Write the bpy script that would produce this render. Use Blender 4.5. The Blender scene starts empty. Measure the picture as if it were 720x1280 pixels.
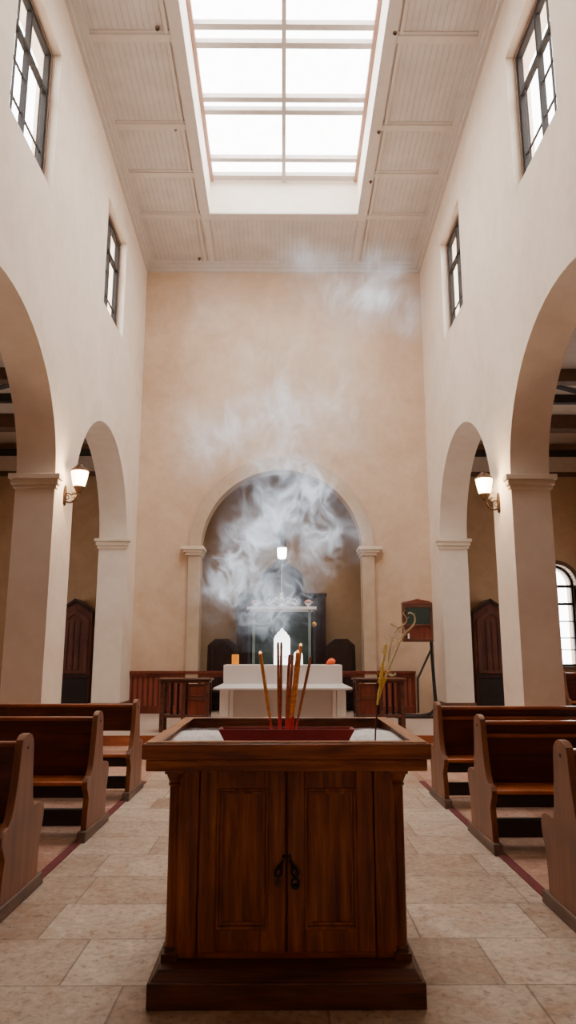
import bpy, bmesh, math, random
from mathutils import Vector, Matrix, noise
from mathutils.geometry import tessellate_polygon
random.seed(7)
S = bpy.context.scene
COL = S.collection
PI = math.pi

# ------------------------------------------------------------------ materials
MATS = {}
def new_mat(name):
    m = bpy.data.materials.new(name); m.use_nodes = True
    nt = m.node_tree; nt.nodes.clear()
    out = nt.nodes.new('ShaderNodeOutputMaterial')
    MATS[name] = m
    return m, nt, out
def N(nt, t, **k):
    n = nt.nodes.new(t)
    for a, b in k.items():
        if a in n.inputs: n.inputs[a].default_value = b
        else: setattr(n, a, b)
    return n
def srgb(r, g, b):
    f = lambda c: (c/255/12.92) if c/255 <= .04045 else ((c/255+.055)/1.055)**2.4
    return (f(r), f(g), f(b), 1)
def ramp(nt, stops):
    r = nt.nodes.new('ShaderNodeValToRGB')
    e = r.color_ramp.elements
    while len(e) > 1: e.remove(e[-1])
    e[0].position, e[0].color = stops[0]
    for p, c in stops[1:]:
        q = e.new(p); q.color = c
    return r
def coords(nt, scale=(1, 1, 1), kind='Object'):
    tc = nt.nodes.new('ShaderNodeTexCoord'); mp = nt.nodes.new('ShaderNodeMapping')
    mp.inputs['Scale'].default_value = scale
    nt.links.new(tc.outputs[kind], mp.inputs['Vector'])
    return mp
def plain(name, col, rough=.5, metal=0., spec=.5, emit=None, es=0., vary=.12, scale=8., bump=0.):
    m, nt, out = new_mat(name)
    b = N(nt, 'ShaderNodeBsdfPrincipled', Roughness=rough, Metallic=metal)
    b.inputs['Specular IOR Level'].default_value = spec
    mp = coords(nt)
    nz = N(nt, 'ShaderNodeTexNoise', Scale=scale, Detail=4.)
    nt.links.new(mp.outputs[0], nz.inputs['Vector'])
    lo = tuple(c*(1-vary) for c in col[:3])+(1,); hi = tuple(min(1, c*(1+vary)) for c in col[:3])+(1,)
    r = ramp(nt, [(.3, lo), (.7, hi)])
    nt.links.new(nz.outputs['Fac'], r.inputs[0]); nt.links.new(r.outputs[0], b.inputs['Base Color'])
    if bump:
        bp = N(nt, 'ShaderNodeBump', Strength=bump, Distance=.01)
        nt.links.new(nz.outputs['Fac'], bp.inputs['Height']); nt.links.new(bp.outputs[0], b.inputs['Normal'])
    if emit:
        b.inputs['Emission Color'].default_value = emit; b.inputs['Emission Strength'].default_value = es
    nt.links.new(b.outputs[0], out.inputs[0])
    return m
def wood(name, dark, mid, light, axis='z', rough=.38, scale=1., spec=.45, coat=0.):
    m, nt, out = new_mat(name)
    b = N(nt, 'ShaderNodeBsdfPrincipled', Roughness=rough)
    b.inputs['Specular IOR Level'].default_value = spec
    b.inputs['Coat Weight'].default_value = coat
    b.inputs['Coat Roughness'].default_value = .25
    s = {'x': (1.2, 16, 16), 'y': (16, 1.2, 16), 'z': (16, 16, 1.2)}[axis]
    mp = coords(nt, tuple(c*scale for c in s))
    oi = nt.nodes.new('ShaderNodeObjectInfo')
    ad = nt.nodes.new('ShaderNodeVectorMath'); ad.operation = 'ADD'
    sc = nt.nodes.new('ShaderNodeVectorMath'); sc.operation = 'SCALE'; sc.inputs['Scale'].default_value = 37.
    cb = nt.nodes.new('ShaderNodeCombineXYZ')
    for i in range(3): nt.links.new(oi.outputs['Random'], cb.inputs[i])
    nt.links.new(cb.outputs[0], sc.inputs[0]); nt.links.new(mp.outputs[0], ad.inputs[0]); nt.links.new(sc.outputs[0], ad.inputs[1])
    nz = N(nt, 'ShaderNodeTexNoise', Scale=1.1, Detail=6., Roughness=.62, Distortion=.6)
    nt.links.new(ad.outputs[0], nz.inputs['Vector'])
    r = ramp(nt, [(.28, dark), (.5, mid), (.74, light)])
    nt.links.new(nz.outputs['Fac'], r.inputs[0])
    # broad worn patches
    mp2 = coords(nt, (1, 1, 1)); nz2 = N(nt, 'ShaderNodeTexNoise', Scale=3.2, Detail=3.)
    nt.links.new(mp2.outputs[0], nz2.inputs['Vector'])
    r2 = ramp(nt, [(.3, (.7, .68, .66, 1)), (.7, (1.15, 1.15, 1.15, 1))])
    nt.links.new(nz2.outputs['Fac'], r2.inputs[0])
    mx = nt.nodes.new('ShaderNodeMixRGB'); mx.blend_type = 'MULTIPLY'; mx.inputs[0].default_value = 1.
    nt.links.new(r.outputs[0], mx.inputs[1]); nt.links.new(r2.outputs[0], mx.inputs[2])
    nt.links.new(mx.outputs[0], b.inputs['Base Color'])
    bp = N(nt, 'ShaderNodeBump', Strength=.12, Distance=.004)
    nt.links.new(nz.outputs['Fac'], bp.inputs['Height']); nt.links.new(bp.outputs[0], b.inputs['Normal'])
    nt.links.new(b.outputs[0], out.inputs[0])
    return m
def plaster(name, a, c, d, scale=.55):
    m, nt, out = new_mat(name)
    b = N(nt, 'ShaderNodeBsdfPrincipled', Roughness=.85)
    b.inputs['Specular IOR Level'].default_value = .2
    mp = coords(nt, (1, 1, 1))
    nz = N(nt, 'ShaderNodeTexNoise', Scale=scale*1.6, Detail=7., Roughness=.62, Distortion=.8)
    nz2 = N(nt, 'ShaderNodeTexNoise', Scale=scale*9, Detail=5., Roughness=.6, Distortion=.3)
    for q in (nz, nz2): nt.links.new(mp.outputs[0], q.inputs['Vector'])
    mt = nt.nodes.new('ShaderNodeMath'); mt.operation = 'MULTIPLY_ADD'
    mt.inputs[1].default_value = .35
    nt.links.new(nz2.outputs['Fac'], mt.inputs[0])
    m2 = nt.nodes.new('ShaderNodeMath'); m2.operation = 'MULTIPLY'; m2.inputs[1].default_value = .65
    nt.links.new(nz.outputs['Fac'], m2.inputs[0]); nt.links.new(m2.outputs[0], mt.inputs[2])
    r = ramp(nt, [(.32, a), (.5, c), (.68, d)])
    nt.links.new(mt.outputs[0], r.inputs[0]); nt.links.new(r.outputs[0], b.inputs['Base Color'])
    bp = N(nt, 'ShaderNodeBump', Strength=.1, Distance=.02)
    nt.links.new(nz2.outputs['Fac'], bp.inputs['Height']); nt.links.new(bp.outputs[0], b.inputs['Normal'])
    nt.links.new(b.outputs[0], out.inputs[0])
    return m
def glass_mat(name, tint=(.96, .97, .98, 1), gloss=.05, milk=.0):
    m, nt, out = new_mat(name)
    tr = nt.nodes.new('ShaderNodeBsdfTransparent')
    gl = N(nt, 'ShaderNodeBsdfGlossy', Roughness=.08)
    mp = coords(nt); nz = N(nt, 'ShaderNodeTexNoise', Scale=5., Detail=3.)
    nt.links.new(mp.outputs[0], nz.inputs['Vector'])
    r = ramp(nt, [(.3, tuple(c*.93 for c in tint[:3])+(1,)), (.7, tint)])
    nt.links.new(nz.outputs['Fac'], r.inputs[0]); nt.links.new(r.outputs[0], tr.inputs['Color'])
    mx = nt.nodes.new('ShaderNodeMixShader'); mx.inputs[0].default_value = gloss
    nt.links.new(tr.outputs[0], mx.inputs[1]); nt.links.new(gl.outputs[0], mx.inputs[2])
    nt.links.new(mx.outputs[0], out.inputs[0])
    return m

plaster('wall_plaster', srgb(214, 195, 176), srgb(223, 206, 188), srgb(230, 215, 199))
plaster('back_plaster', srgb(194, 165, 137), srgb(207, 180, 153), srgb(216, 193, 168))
plaster('niche_plaster', srgb(160, 127, 95), srgb(172, 140, 106), srgb(182, 151, 118))  # darker than the walls; the recess shade is partly put into this colour
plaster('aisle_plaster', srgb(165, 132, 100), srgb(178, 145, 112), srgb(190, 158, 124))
plaster('trim_plaster', srgb(205, 186, 165), srgb(216, 198, 177), srgb(224, 208, 188))
plaster('arch_plaster', srgb(176, 152, 128), srgb(189, 166, 141), srgb(200, 178, 154))
plain('white_trim', srgb(205, 196, 188), .6, vary=.04)
plain('well_paint', srgb(240, 228, 214), .7, vary=.03)
plain('skylight_bar', srgb(196, 186, 180), .5, vary=.05)
plain('skylight_edge', srgb(180, 140, 122), .5, vary=.08)
plain('window_metal', srgb(34, 27, 23), .6, spec=.2, vary=.2)
plain('window_wood', srgb(105, 82, 66), .6, vary=.2)
plain('marble_white', srgb(222, 216, 214), .3, vary=.03, scale=3)
plain('marble_panel', srgb(184, 171, 164), .4, vary=.04, scale=3)
plain('black_iron', srgb(24, 19, 17), .45, metal=.3, vary=.2)
plain('bronze', srgb(66, 44, 26), .4, metal=.7, vary=.2)
plain('brass', srgb(200, 150, 60), .3, metal=.8)
plain('silver', srgb(236, 238, 242), .3, metal=.4, vary=.05)
plain('gold_twig', srgb(252, 208, 88), .3, metal=.25, vary=.25, scale=30)
plain('pale_gold_twig', srgb(253, 236, 190), .3, metal=.2, vary=.15, scale=30)
plain('twig_red', srgb(96, 34, 26), .5, vary=.2)
plain('trough_red', srgb(128, 16, 26), .35, vary=.08)
plain('trough_inside', srgb(60, 12, 16), .6, vary=.2)
plain('stick_red', srgb(215, 50, 54), .6, vary=.1, scale=40)
plain('incense_brown', srgb(228, 152, 82), .8, vary=.25, scale=60)
plain('incense_dark', srgb(172, 96, 64), .8, vary=.25, scale=60)
plain('ash_tip', srgb(235, 215, 185), .9, emit=(1, .55, .2, 1), es=.6)
plain('orange_wax', srgb(240, 150, 20), .5, emit=srgb(240, 140, 20), es=.12)
plain('orange_fruit', srgb(240, 90, 20), .5, bump=.2, scale=30)
plain('leaf_green', srgb(70, 100, 40), .6)
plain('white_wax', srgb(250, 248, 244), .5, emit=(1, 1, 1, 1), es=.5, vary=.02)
plain('white_icon', srgb(252, 252, 252), .4, emit=(1, 1, 1, 1), es=1.2, vary=.01)  # emission makes the unlit panel glow, for an overexposed white
plain('pink_petal', srgb(216, 160, 150), .7, vary=.2, scale=40)
plain('shrine_green', srgb(46, 60, 58), .18, vary=.3, scale=4)
plain('shrine_edge', srgb(112, 124, 118), .35, vary=.15)
plain('dark_slate', srgb(40, 42, 46), .5, vary=.25, scale=5)
plain('green_board', srgb(28, 46, 38), .55, vary=.2)
plain('carpet_red', srgb(105, 42, 42), .95, vary=.2, scale=40)
plain('platform_stone', srgb(168, 146, 128), .6, vary=.1, scale=3, bump=.05)
plain('aisle_ceiling_white', srgb(190, 172, 155), .7, vary=.06)
plain('beam_brown', srgb(96, 68, 48), .6, vary=.2)
plain('beam_dark', srgb(50, 42, 38), .6, vary=.2)
wood('cabinet_wood', srgb(78, 34, 13), srgb(130, 67, 29), srgb(176, 102, 51), 'z', .36, 1.7)
wood('cabinet_wood_x', srgb(81, 37, 15), srgb(136, 71, 33), srgb(187, 113, 58), 'x', .34, 1.7)
wood('cabinet_panel', srgb(74, 30, 12), srgb(136, 70, 30), srgb(179, 105, 48), 'z', .36, 1.7)
wood('cabinet_base', srgb(50, 24, 12), srgb(86, 45, 22), srgb(113, 66, 36), 'x', .4, 1.7)
wood('rim_wood', srgb(124, 76, 46), srgb(172, 114, 74), srgb(204, 148, 104), 'y', .32, 1.)
wood('rim_wood_x', srgb(124, 76, 46), srgb(172, 114, 74), srgb(204, 148, 104), 'x', .32, 1.)
wood('pew_end', srgb(92, 47, 22), srgb(124, 69, 35), srgb(147, 88, 48), 'z', .4, .7)
wood('pew_seat', srgb(144, 68, 27), srgb(187, 98, 43), srgb(214, 121, 59), 'x', .28, .8, coat=.2)
wood('pew_back', srgb(53, 20, 13), srgb(79, 31, 20), srgb(101, 44, 29), 'x', .36, .7)
wood('pew_rail', srgb(105, 50, 27), srgb(150, 80, 46), srgb(182, 105, 64), 'x', .3, .8, coat=.2)
wood('pew_dark', srgb(18, 9, 7), srgb(28, 14, 10), srgb(40, 22, 16), 'x', .5)
wood('pew_foot', srgb(76, 56, 43), srgb(103, 76, 59), srgb(123, 94, 76), 'y', .5)
wood('dark_wood', srgb(30, 14, 12), srgb(44, 22, 18), srgb(60, 32, 26), 'z', .38)
wood('desk_wood', srgb(58, 28, 18), srgb(88, 46, 30), srgb(112, 62, 40), 'x', .4)
wood('red_wood', srgb(84, 32, 20), srgb(112, 46, 28), srgb(134, 60, 38), 'z', .42)
wood('confessional_wood', srgb(66, 34, 24), srgb(92, 48, 34), srgb(112, 62, 44), 'z', .42)
wood('plinth_wood', srgb(90, 56, 38), srgb(112, 72, 50), srgb(130, 86, 62), 'y', .5)
glass_mat('pane_glass')
glass_mat('skylight_glass', (.98, .98, .98, 1), .03)

def mat_ceiling():
    m, nt, out = new_mat('ceiling_boards')
    b = N(nt, 'ShaderNodeBsdfPrincipled', Roughness=.7)
    mp = coords(nt)
    w = N(nt, 'ShaderNodeTexWave', Scale=3.2, Distortion=0.); w.wave_type = 'BANDS'; w.bands_direction = 'X'; w.wave_profile = 'SIN'
    nt.links.new(mp.outputs[0], w.inputs['Vector'])
    r0 = ramp(nt, [(0., (0, 0, 0, 1)), (.14, (1, 1, 1, 1))])
    nt.links.new(w.outputs['Fac'], r0.inputs[0])
    nz = N(nt, 'ShaderNodeTexNoise', Scale=2.5, Detail=5.); nt.links.new(mp.outputs[0], nz.inputs['Vector'])
    r = ramp(nt, [(.3, srgb(192, 185, 179)), (.7, srgb(208, 201, 196))])
    nt.links.new(nz.outputs['Fac'], r.inputs[0])
    mx = nt.nodes.new('ShaderNodeMixRGB'); mx.blend_type = 'MULTIPLY'; mx.inputs[0].default_value = .14
    nt.links.new(r.outputs[0], mx.inputs[1]); nt.links.new(r0.outputs[0], mx.inputs[2])
    nt.links.new(mx.outputs[0], b.inputs['Base Color'])
    bp = N(nt, 'ShaderNodeBump', Strength=.35, Distance=.01)
    nt.links.new(r0.outputs[0], bp.inputs['Height']); nt.links.new(bp.outputs[0], b.inputs['Normal'])
    nt.links.new(b.outputs[0], out.inputs[0])
mat_ceiling()
def mat_beadboard():
    m, nt, out = new_mat('beadboard')
    b = N(nt, 'ShaderNodeBsdfPrincipled', Roughness=.4)
    mp = coords(nt)
    w = N(nt, 'ShaderNodeTexWave', Scale=2.9, Distortion=0.); w.wave_type = 'BANDS'; w.bands_direction = 'X'
    nt.links.new(mp.outputs[0], w.inputs['Vector'])
    r = ramp(nt, [(0., srgb(48, 18, 12)), (.2, srgb(112, 46, 30)), (1., srgb(136, 62, 42))])
    nt.links.new(w.outputs['Fac'], r.inputs[0]); nt.links.new(r.outputs[0], b.inputs['Base Color'])
    bp = N(nt, 'ShaderNodeBump', Strength=.6, Distance=.01)
    nt.links.new(w.outputs['Fac'], bp.inputs['Height']); nt.links.new(bp.outputs[0], b.inputs['Normal'])
    nt.links.new(b.outputs[0], out.inputs[0])
mat_beadboard()
def mat_floor():
    m, nt, out = new_mat('travertine_tiles')
    b = N(nt, 'ShaderNodeBsdfPrincipled', Roughness=.5)
    mp = coords(nt)
    rot = nt.nodes.new('ShaderNodeMapping'); rot.inputs['Location'].default_value = (.31, .18, 0)
    nt.links.new(mp.outputs[0], rot.inputs['Vector'])
    br = N(nt, 'ShaderNodeTexBrick', Scale=1.)
    br.offset = .42; br.offset_frequency = 2; br.squash = 1.35; br.squash_frequency = 3
    br.inputs['Brick Width'].default_value = .62; br.inputs['Row Height'].default_value = .5
    br.inputs['Mortar Size'].default_value = .006; br.inputs['Mortar Smooth'].default_value = .3
    br.inputs['Color1'].default_value = srgb(202, 184, 164); br.inputs['Color2'].default_value = srgb(160, 132, 110)
    br.inputs['Mortar'].default_value = srgb(140, 122, 106); br.inputs['Bias'].default_value = -.1
    nt.links.new(rot.outputs[0], br.inputs['Vector'])
    n1 = N(nt, 'ShaderNodeTexNoise', Scale=3.3, Detail=8., Roughness=.65, Distortion=1.2)
    n2 = N(nt, 'ShaderNodeTexNoise', Scale=26., Detail=6., Roughness=.7, Distortion=.6)
    n3 = N(nt, 'ShaderNodeTexVoronoi', Scale=42.)
    for q in (n1, n2): nt.links.new(mp.outputs[0], q.inputs['Vector'])
    r1 = ramp(nt, [(.3, srgb(225, 196, 170)), (.5, (.9, .9, .9, 1)), (.72, (1.22, 1.22, 1.22, 1))])
    nt.links.new(n1.outputs['Fac'], r1.inputs[0])
    r2 = ramp(nt, [(.33, (.34, .27, .22, 1)), (.45, (.86, .83, .8, 1)), (.66, (1.22, 1.22, 1.22, 1))])
    nt.links.new(n2.outputs['Fac'], r2.inputs[0])
    a = nt.nodes.new('ShaderNodeMixRGB'); a.blend_type = 'MULTIPLY'; a.inputs[0].default_value = .9
    c = nt.nodes.new('ShaderNodeMixRGB'); c.blend_type = 'MULTIPLY'; c.inputs[0].default_value = .75
    nt.links.new(br.outputs['Color'], a.inputs[1]); nt.links.new(r1.outputs[0], a.inputs[2])
    nt.links.new(a.outputs[0], c.inputs[1]); nt.links.new(r2.outputs[0], c.inputs[2])
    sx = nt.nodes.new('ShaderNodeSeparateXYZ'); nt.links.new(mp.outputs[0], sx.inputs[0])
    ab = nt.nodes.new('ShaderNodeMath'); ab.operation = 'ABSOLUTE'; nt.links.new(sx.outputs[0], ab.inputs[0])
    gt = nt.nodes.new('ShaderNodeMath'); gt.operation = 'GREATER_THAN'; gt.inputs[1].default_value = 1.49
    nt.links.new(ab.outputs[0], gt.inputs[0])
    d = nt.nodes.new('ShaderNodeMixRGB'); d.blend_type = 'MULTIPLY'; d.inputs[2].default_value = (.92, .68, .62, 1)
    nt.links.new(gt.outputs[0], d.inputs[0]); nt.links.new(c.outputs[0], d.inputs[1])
    nt.links.new(d.outputs[0], b.inputs['Base Color'])
    bp = N(nt, 'ShaderNodeBump', Strength=.25, Distance=.006)
    nt.links.new(n2.outputs['Fac'], bp.inputs['Height']); nt.links.new(bp.outputs[0], b.inputs['Normal'])
    nt.links.new(b.outputs[0], out.inputs[0])
mat_floor()
def mat_ash():
    m, nt, out = new_mat('ash')
    b = N(nt, 'ShaderNodeBsdfPrincipled', Roughness=.95)
    mp = coords(nt)
    n1 = N(nt, 'ShaderNodeTexNoise', Scale=55., Detail=6., Roughness=.75)
    n0 = N(nt, 'ShaderNodeTexNoise', Scale=9., Detail=3.)
    for q in (n1, n0): nt.links.new(mp.outputs[0], q.inputs['Vector'])
    r = ramp(nt, [(.32, srgb(130, 114, 108)), (.42, srgb(240, 234, 230)), (.7, srgb(252, 250, 247))])
    nt.links.new(n1.outputs['Fac'], r.inputs[0])
    # darker speckled ash towards the back wall of the tray
    sx = nt.nodes.new('ShaderNodeSeparateXYZ'); nt.links.new(mp.outputs[0], sx.inputs[0])
    ma = nt.nodes.new('ShaderNodeMath'); ma.operation = 'MULTIPLY_ADD'; ma.inputs[1].default_value = .16; 
    nt.links.new(n0.outputs['Fac'], ma.inputs[0]); nt.links.new(sx.outputs[1], ma.inputs[2])
    mr = nt.nodes.new('ShaderNodeMapRange'); mr.inputs['From Min'].default_value = .78; mr.inputs['From Max'].default_value = .86
    nt.links.new(ma.outputs[0], mr.inputs['Value'])
    n5 = N(nt, 'ShaderNodeTexNoise', Scale=85., Detail=4.); nt.links.new(mp.outputs[0], n5.inputs['Vector'])
    dk = ramp(nt, [(.35, srgb(52, 40, 38)), (.55, srgb(98, 80, 78)), (.75, srgb(206, 196, 192))])
    nt.links.new(n5.outputs['Fac'], dk.inputs[0])
    mx = nt.nodes.new('ShaderNodeMixRGB'); nt.links.new(mr.outputs[0], mx.inputs[0])
    nt.links.new(r.outputs[0], mx.inputs[1]); nt.links.new(dk.outputs[0], mx.inputs[2])
    nt.links.new(mx.outputs[0], b.inputs['Base Color'])
    bp = N(nt, 'ShaderNodeBump', Strength=.6, Distance=.006)
    nt.links.new(n1.outputs['Fac'], bp.inputs['Height']); nt.links.new(bp.outputs[0], b.inputs['Normal'])
    nt.links.new(b.outputs[0], out.inputs[0])
mat_ash()
def mat_lamp(name, col, strength):
    m, nt, out = new_mat(name)
    b = N(nt, 'ShaderNodeBsdfPrincipled', Roughness=.3)
    b.inputs['Base Color'].default_value = (.9, .85, .75, 1)
    mp = coords(nt); nz = N(nt, 'ShaderNodeTexNoise', Scale=6., Detail=2.); nt.links.new(mp.outputs[0], nz.inputs['Vector'])
    r = ramp(nt, [(.3, tuple(c*.9 for c in col[:3])+(1,)), (.7, col)])
    nt.links.new(nz.outputs['Fac'], r.inputs[0]); nt.links.new(r.outputs[0], b.inputs['Emission Color'])
    b.inputs['Emission Strength'].default_value = strength
    nt.links.new(b.outputs[0], out.inputs[0])
mat_lamp('lamp_glass', (1., .76, .45, 1), 4.)
mat_lamp('altar_lamp_glass', (1., .98, .95, 1), 5.)

# ------------------------------------------------------------------ mesh builder
class MB:
    def __init__(s): s.bm = bmesh.new()
    def box(s, x0, x1, y0, y1, z0, z1):
        v = [s.bm.verts.new((x, y, z)) for x in (x0, x1) for y in (y0, y1) for z in (z0, z1)]
        for f in ((0, 1, 3, 2), (4, 6, 7, 5), (0, 4, 5, 1), (2, 3, 7, 6), (0, 2, 6, 4), (1, 5, 7, 3)):
            s.bm.faces.new([v[i] for i in f])
        return s
    def hexa(s, pts):  # 8 points, bottom ring then top ring
        v = [s.bm.verts.new(p) for p in pts]
        for f in ((3, 2, 1, 0), (4, 5, 6, 7), (0, 1, 5, 4), (1, 2, 6, 5), (2, 3, 7, 6), (3, 0, 4, 7)):
            s.bm.faces.new([v[i] for i in f])
        return s
    def prism(s, outer, holes, f, t0, t1):
        loops = [outer]+list(holes)
        tris = tessellate_polygon([[Vector((a, b, 0)) for a, b in l] for l in loops])
        flat = [p for l in loops for p in l]
        A = [s.bm.verts.new(f(a, b, t0)) for a, b in flat]
        B = [s.bm.verts.new(f(a, b, t1)) for a, b in flat]
        for t in tris:
            try: s.bm.faces.new([A[i] for i in t]); s.bm.faces.new([B[i] for i in reversed(t)])
            except ValueError: pass
        o = 0
        for l in loops:
            n = len(l)
            for i in range(n):
                j = (i+1) % n
                s.bm.faces.new((A[o+i], A[o+j], B[o+j], B[o+i]))
            o += n
        return s
    def lathe(s, prof, c=(0, 0, 0), seg=24, axis='z', squash=(1, 1)):
        rings = []
        for r, h in prof:
            ring = []
            for k in range(seg):
                a = 2*PI*k/seg
                p = (r*math.cos(a)*squash[0], r*math.sin(a)*squash[1], h)
                if axis == 'x': p = (p[2], p[0], p[1])
                if axis == 'y': p = (p[0], p[2], p[1])
                ring.append(s.bm.verts.new((c[0]+p[0], c[1]+p[1], c[2]+p[2])))
            rings.append(ring)
        for a, b in zip(rings, rings[1:]):
            for k in range(seg):
                s.bm.faces.new((a[k], a[(k+1) % seg], b[(k+1) % seg], b[k]))
        s.bm.faces.new(list(reversed(rings[0]))); s.bm.faces.new(rings[-1])
        return s
    def tube(s, pts, rad, seg=8):
        pts = [Vector(p) for p in pts]
        n = len(pts)
        if not hasattr(rad, '__len__'): rad = [rad]*n
        rings = []; ref = None
        for i, p in enumerate(pts):
            t = (pts[min(i+1, n-1)]-pts[max(i-1, 0)]).normalized()
            if ref is None: ref = Vector((0, 0, 1)) if abs(t.z) < .9 else Vector((1, 0, 0))
            u = t.cross(ref).normalized(); w = u.cross(t).normalized(); ref = w
            rings.append([s.bm.verts.new(p+(u*math.cos(2*PI*k/seg)+w*math.sin(2*PI*k/seg))*rad[i]) for k in range(seg)])
        for a, b in zip(rings, rings[1:]):
            for k in range(seg):
                s.bm.faces.new((a[k], a[(k+1) % seg], b[(k+1) % seg], b[k]))
        s.bm.faces.new(list(reversed(rings[0]))); s.bm.faces.new(rings[-1])
        return s
    def ball(s, c, r, sub=2, sq=(1, 1, 1)):
        ret = bmesh.ops.create_icosphere(s.bm, subdivisions=sub, radius=r)
        for v in ret['verts']:
            v.co = Vector((v.co.x*sq[0]+c[0], v.co.y*sq[1]+c[1], v.co.z*sq[2]+c[2]))
        return s
    def build(s, name, mat, parent=None, bevel=0., smooth=30, seg=2):
        bm = s.bm
        bmesh.ops.recalc_face_normals(bm, faces=bm.faces)
        me = bpy.data.meshes.new(name); bm.to_mesh(me); bm.free()
        me.materials.append(MATS[mat])
        if smooth:
            me.polygons.foreach_set('use_smooth', [True]*len(me.polygons))
            me.set_sharp_from_angle(angle=math.radians(smooth))
        o = bpy.data.objects.new(name, me); COL.objects.link(o)
        if parent: o.parent = parent
        if bevel:
            b = o.modifiers.new('bevel', 'BEVEL'); b.width = bevel; b.segments = seg; b.limit_method = 'ANGLE'; b.angle_limit = math.radians(40)
        return o
def smooth_path(pts, k=6):
    P = [Vector(p) for p in pts]; out = []
    for i in range(len(P)-1):
        p0, p1, p2, p3 = P[max(i-1, 0)], P[i], P[i+1], P[min(i+2, len(P)-1)]
        for j in range(k):
            t = j/k
            out.append(.5*((2*p1)+(p2-p0)*t+(2*p0-5*p1+4*p2-p3)*t*t+(3*p1-p0-3*p2+p3)*t**3))
    out.append(P[-1]); return out
def tag(o, label, cat, group=None, kind=None):
    if label: o['label'] = label
    if cat: o['category'] = cat
    if group: o['group'] = group
    if kind: o['kind'] = kind
    return o
def thing(name, loc, label, cat, group=None):
    o = bpy.data.objects.new(name, None); COL.objects.link(o); o.location = loc
    o.empty_display_size = .1
    return tag(o, label, cat, group)
def struct(o, label=None, cat=None):
    o['kind'] = 'structure'
    if label: o['label'] = label
    if cat: o['category'] = cat
    return o
def dup(root, loc, label, sx=None):
    r = root.copy(); COL.objects.link(r); r.location = loc; r['label'] = label
    if sx: r.scale = sx
    for ch in list(root.children):
        c = ch.copy(); COL.objects.link(c); c.parent = r
        for g in ch.children:
            d = g.copy(); COL.objects.link(d); d.parent = c
    return r
XZ = lambda u, v, w: (u, w, v)
YZ = lambda u, v, w: (w, u, v)
XY = lambda u, v, w: (u, v, w)

# ------------------------------------------------------------------ dimensions
YB, YR, W, T = 15.5, -3.6, 3.2, .55
zc = lambda y: 10.33+(YB-y)*.085
AISLE = 7.2
def arc(c, half, spring, rise, n=28):     # left to right over the top
    return [(c-half*math.cos(PI*i/n), spring+rise*math.sin(PI*i/n)) for i in range(n+1)]
BAYS = [(.35, 4.5, 3.75, 1.88), (5.42, 9.84, 3.76, 1.9), (10.72, 14.52, 3.58, 1.86)]
WINS = [(7.33, 8.92, 7.62, 9.82), (11.86, 13.38, 7.5, 9.58)]

# ------------------------------------------------------------------ setting: floor, walls, ceilings
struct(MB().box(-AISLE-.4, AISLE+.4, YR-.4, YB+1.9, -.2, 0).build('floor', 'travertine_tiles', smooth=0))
pf = MB().box(-AISLE, AISLE, 11.35, YB+1.5, 0, .15).build('floor_platform', 'platform_stone', smooth=0)
struct(pf)
struct(MB().box(-W, W, 11.32, 11.35, 0, .145).build('trim_1', 'pew_rail', smooth=0))
def nave_wall(side):
    s = -1 if side == 'left' else 1
    out = [(YR, 0)]
    for a, b, sp, rise in BAYS:
        out.append((a, 0)); out += arc((a+b)/2, (b-a)/2, sp, rise); out.append((b, 0))
    out += [(YB, 0), (YB, zc(YB)+.15), (YR, zc(YR)+.15)]
    holes = [[(a, z0), (b, z0), (b, z1), (a, z1)] for a, b, z0, z1 in WINS]
    wide = [[(a-.55, z0-.3), (b+.55, z0-.3), (b+.55, z1+.35), (a-.55, z1+.35)] for a, b, z0, z1 in WINS]
    m = MB(); m.prism(out, holes, YZ, s*W, s*(W+.24)); m.prism(out, wide, YZ, s*(W+.24), s*(W+T))
    o = struct(m.build('wall_'+side, 'wall_plaster', smooth=25))
nave_wall('left'); nave_wall('right')
# back wall with the niche arch and the aisle end window
NC, NR, NS = -.04, 1.9, 3.6
o_ = [(-AISLE, 0), (NC-NR, 0)]+arc(NC, NR, NS, NR, 40)+[(NC+NR, 0), (AISLE, 0), (AISLE, 10.6), (-AISLE, 10.6)]
wh = [(5.42, 1.1), (6.3, 1.1)]+list(reversed(arc(5.86, .44, 2.82, .44, 20)))
m = MB(); m.prism(o_, [wh], XZ, YB, YB+.5)
struct(m.build('wall_back', 'back_plaster', smooth=25))
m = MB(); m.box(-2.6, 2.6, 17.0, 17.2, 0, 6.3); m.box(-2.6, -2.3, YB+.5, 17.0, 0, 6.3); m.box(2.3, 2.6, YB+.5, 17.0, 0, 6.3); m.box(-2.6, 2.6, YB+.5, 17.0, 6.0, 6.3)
struct(m.build('wall_niche', 'niche_plaster', smooth=0))
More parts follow.
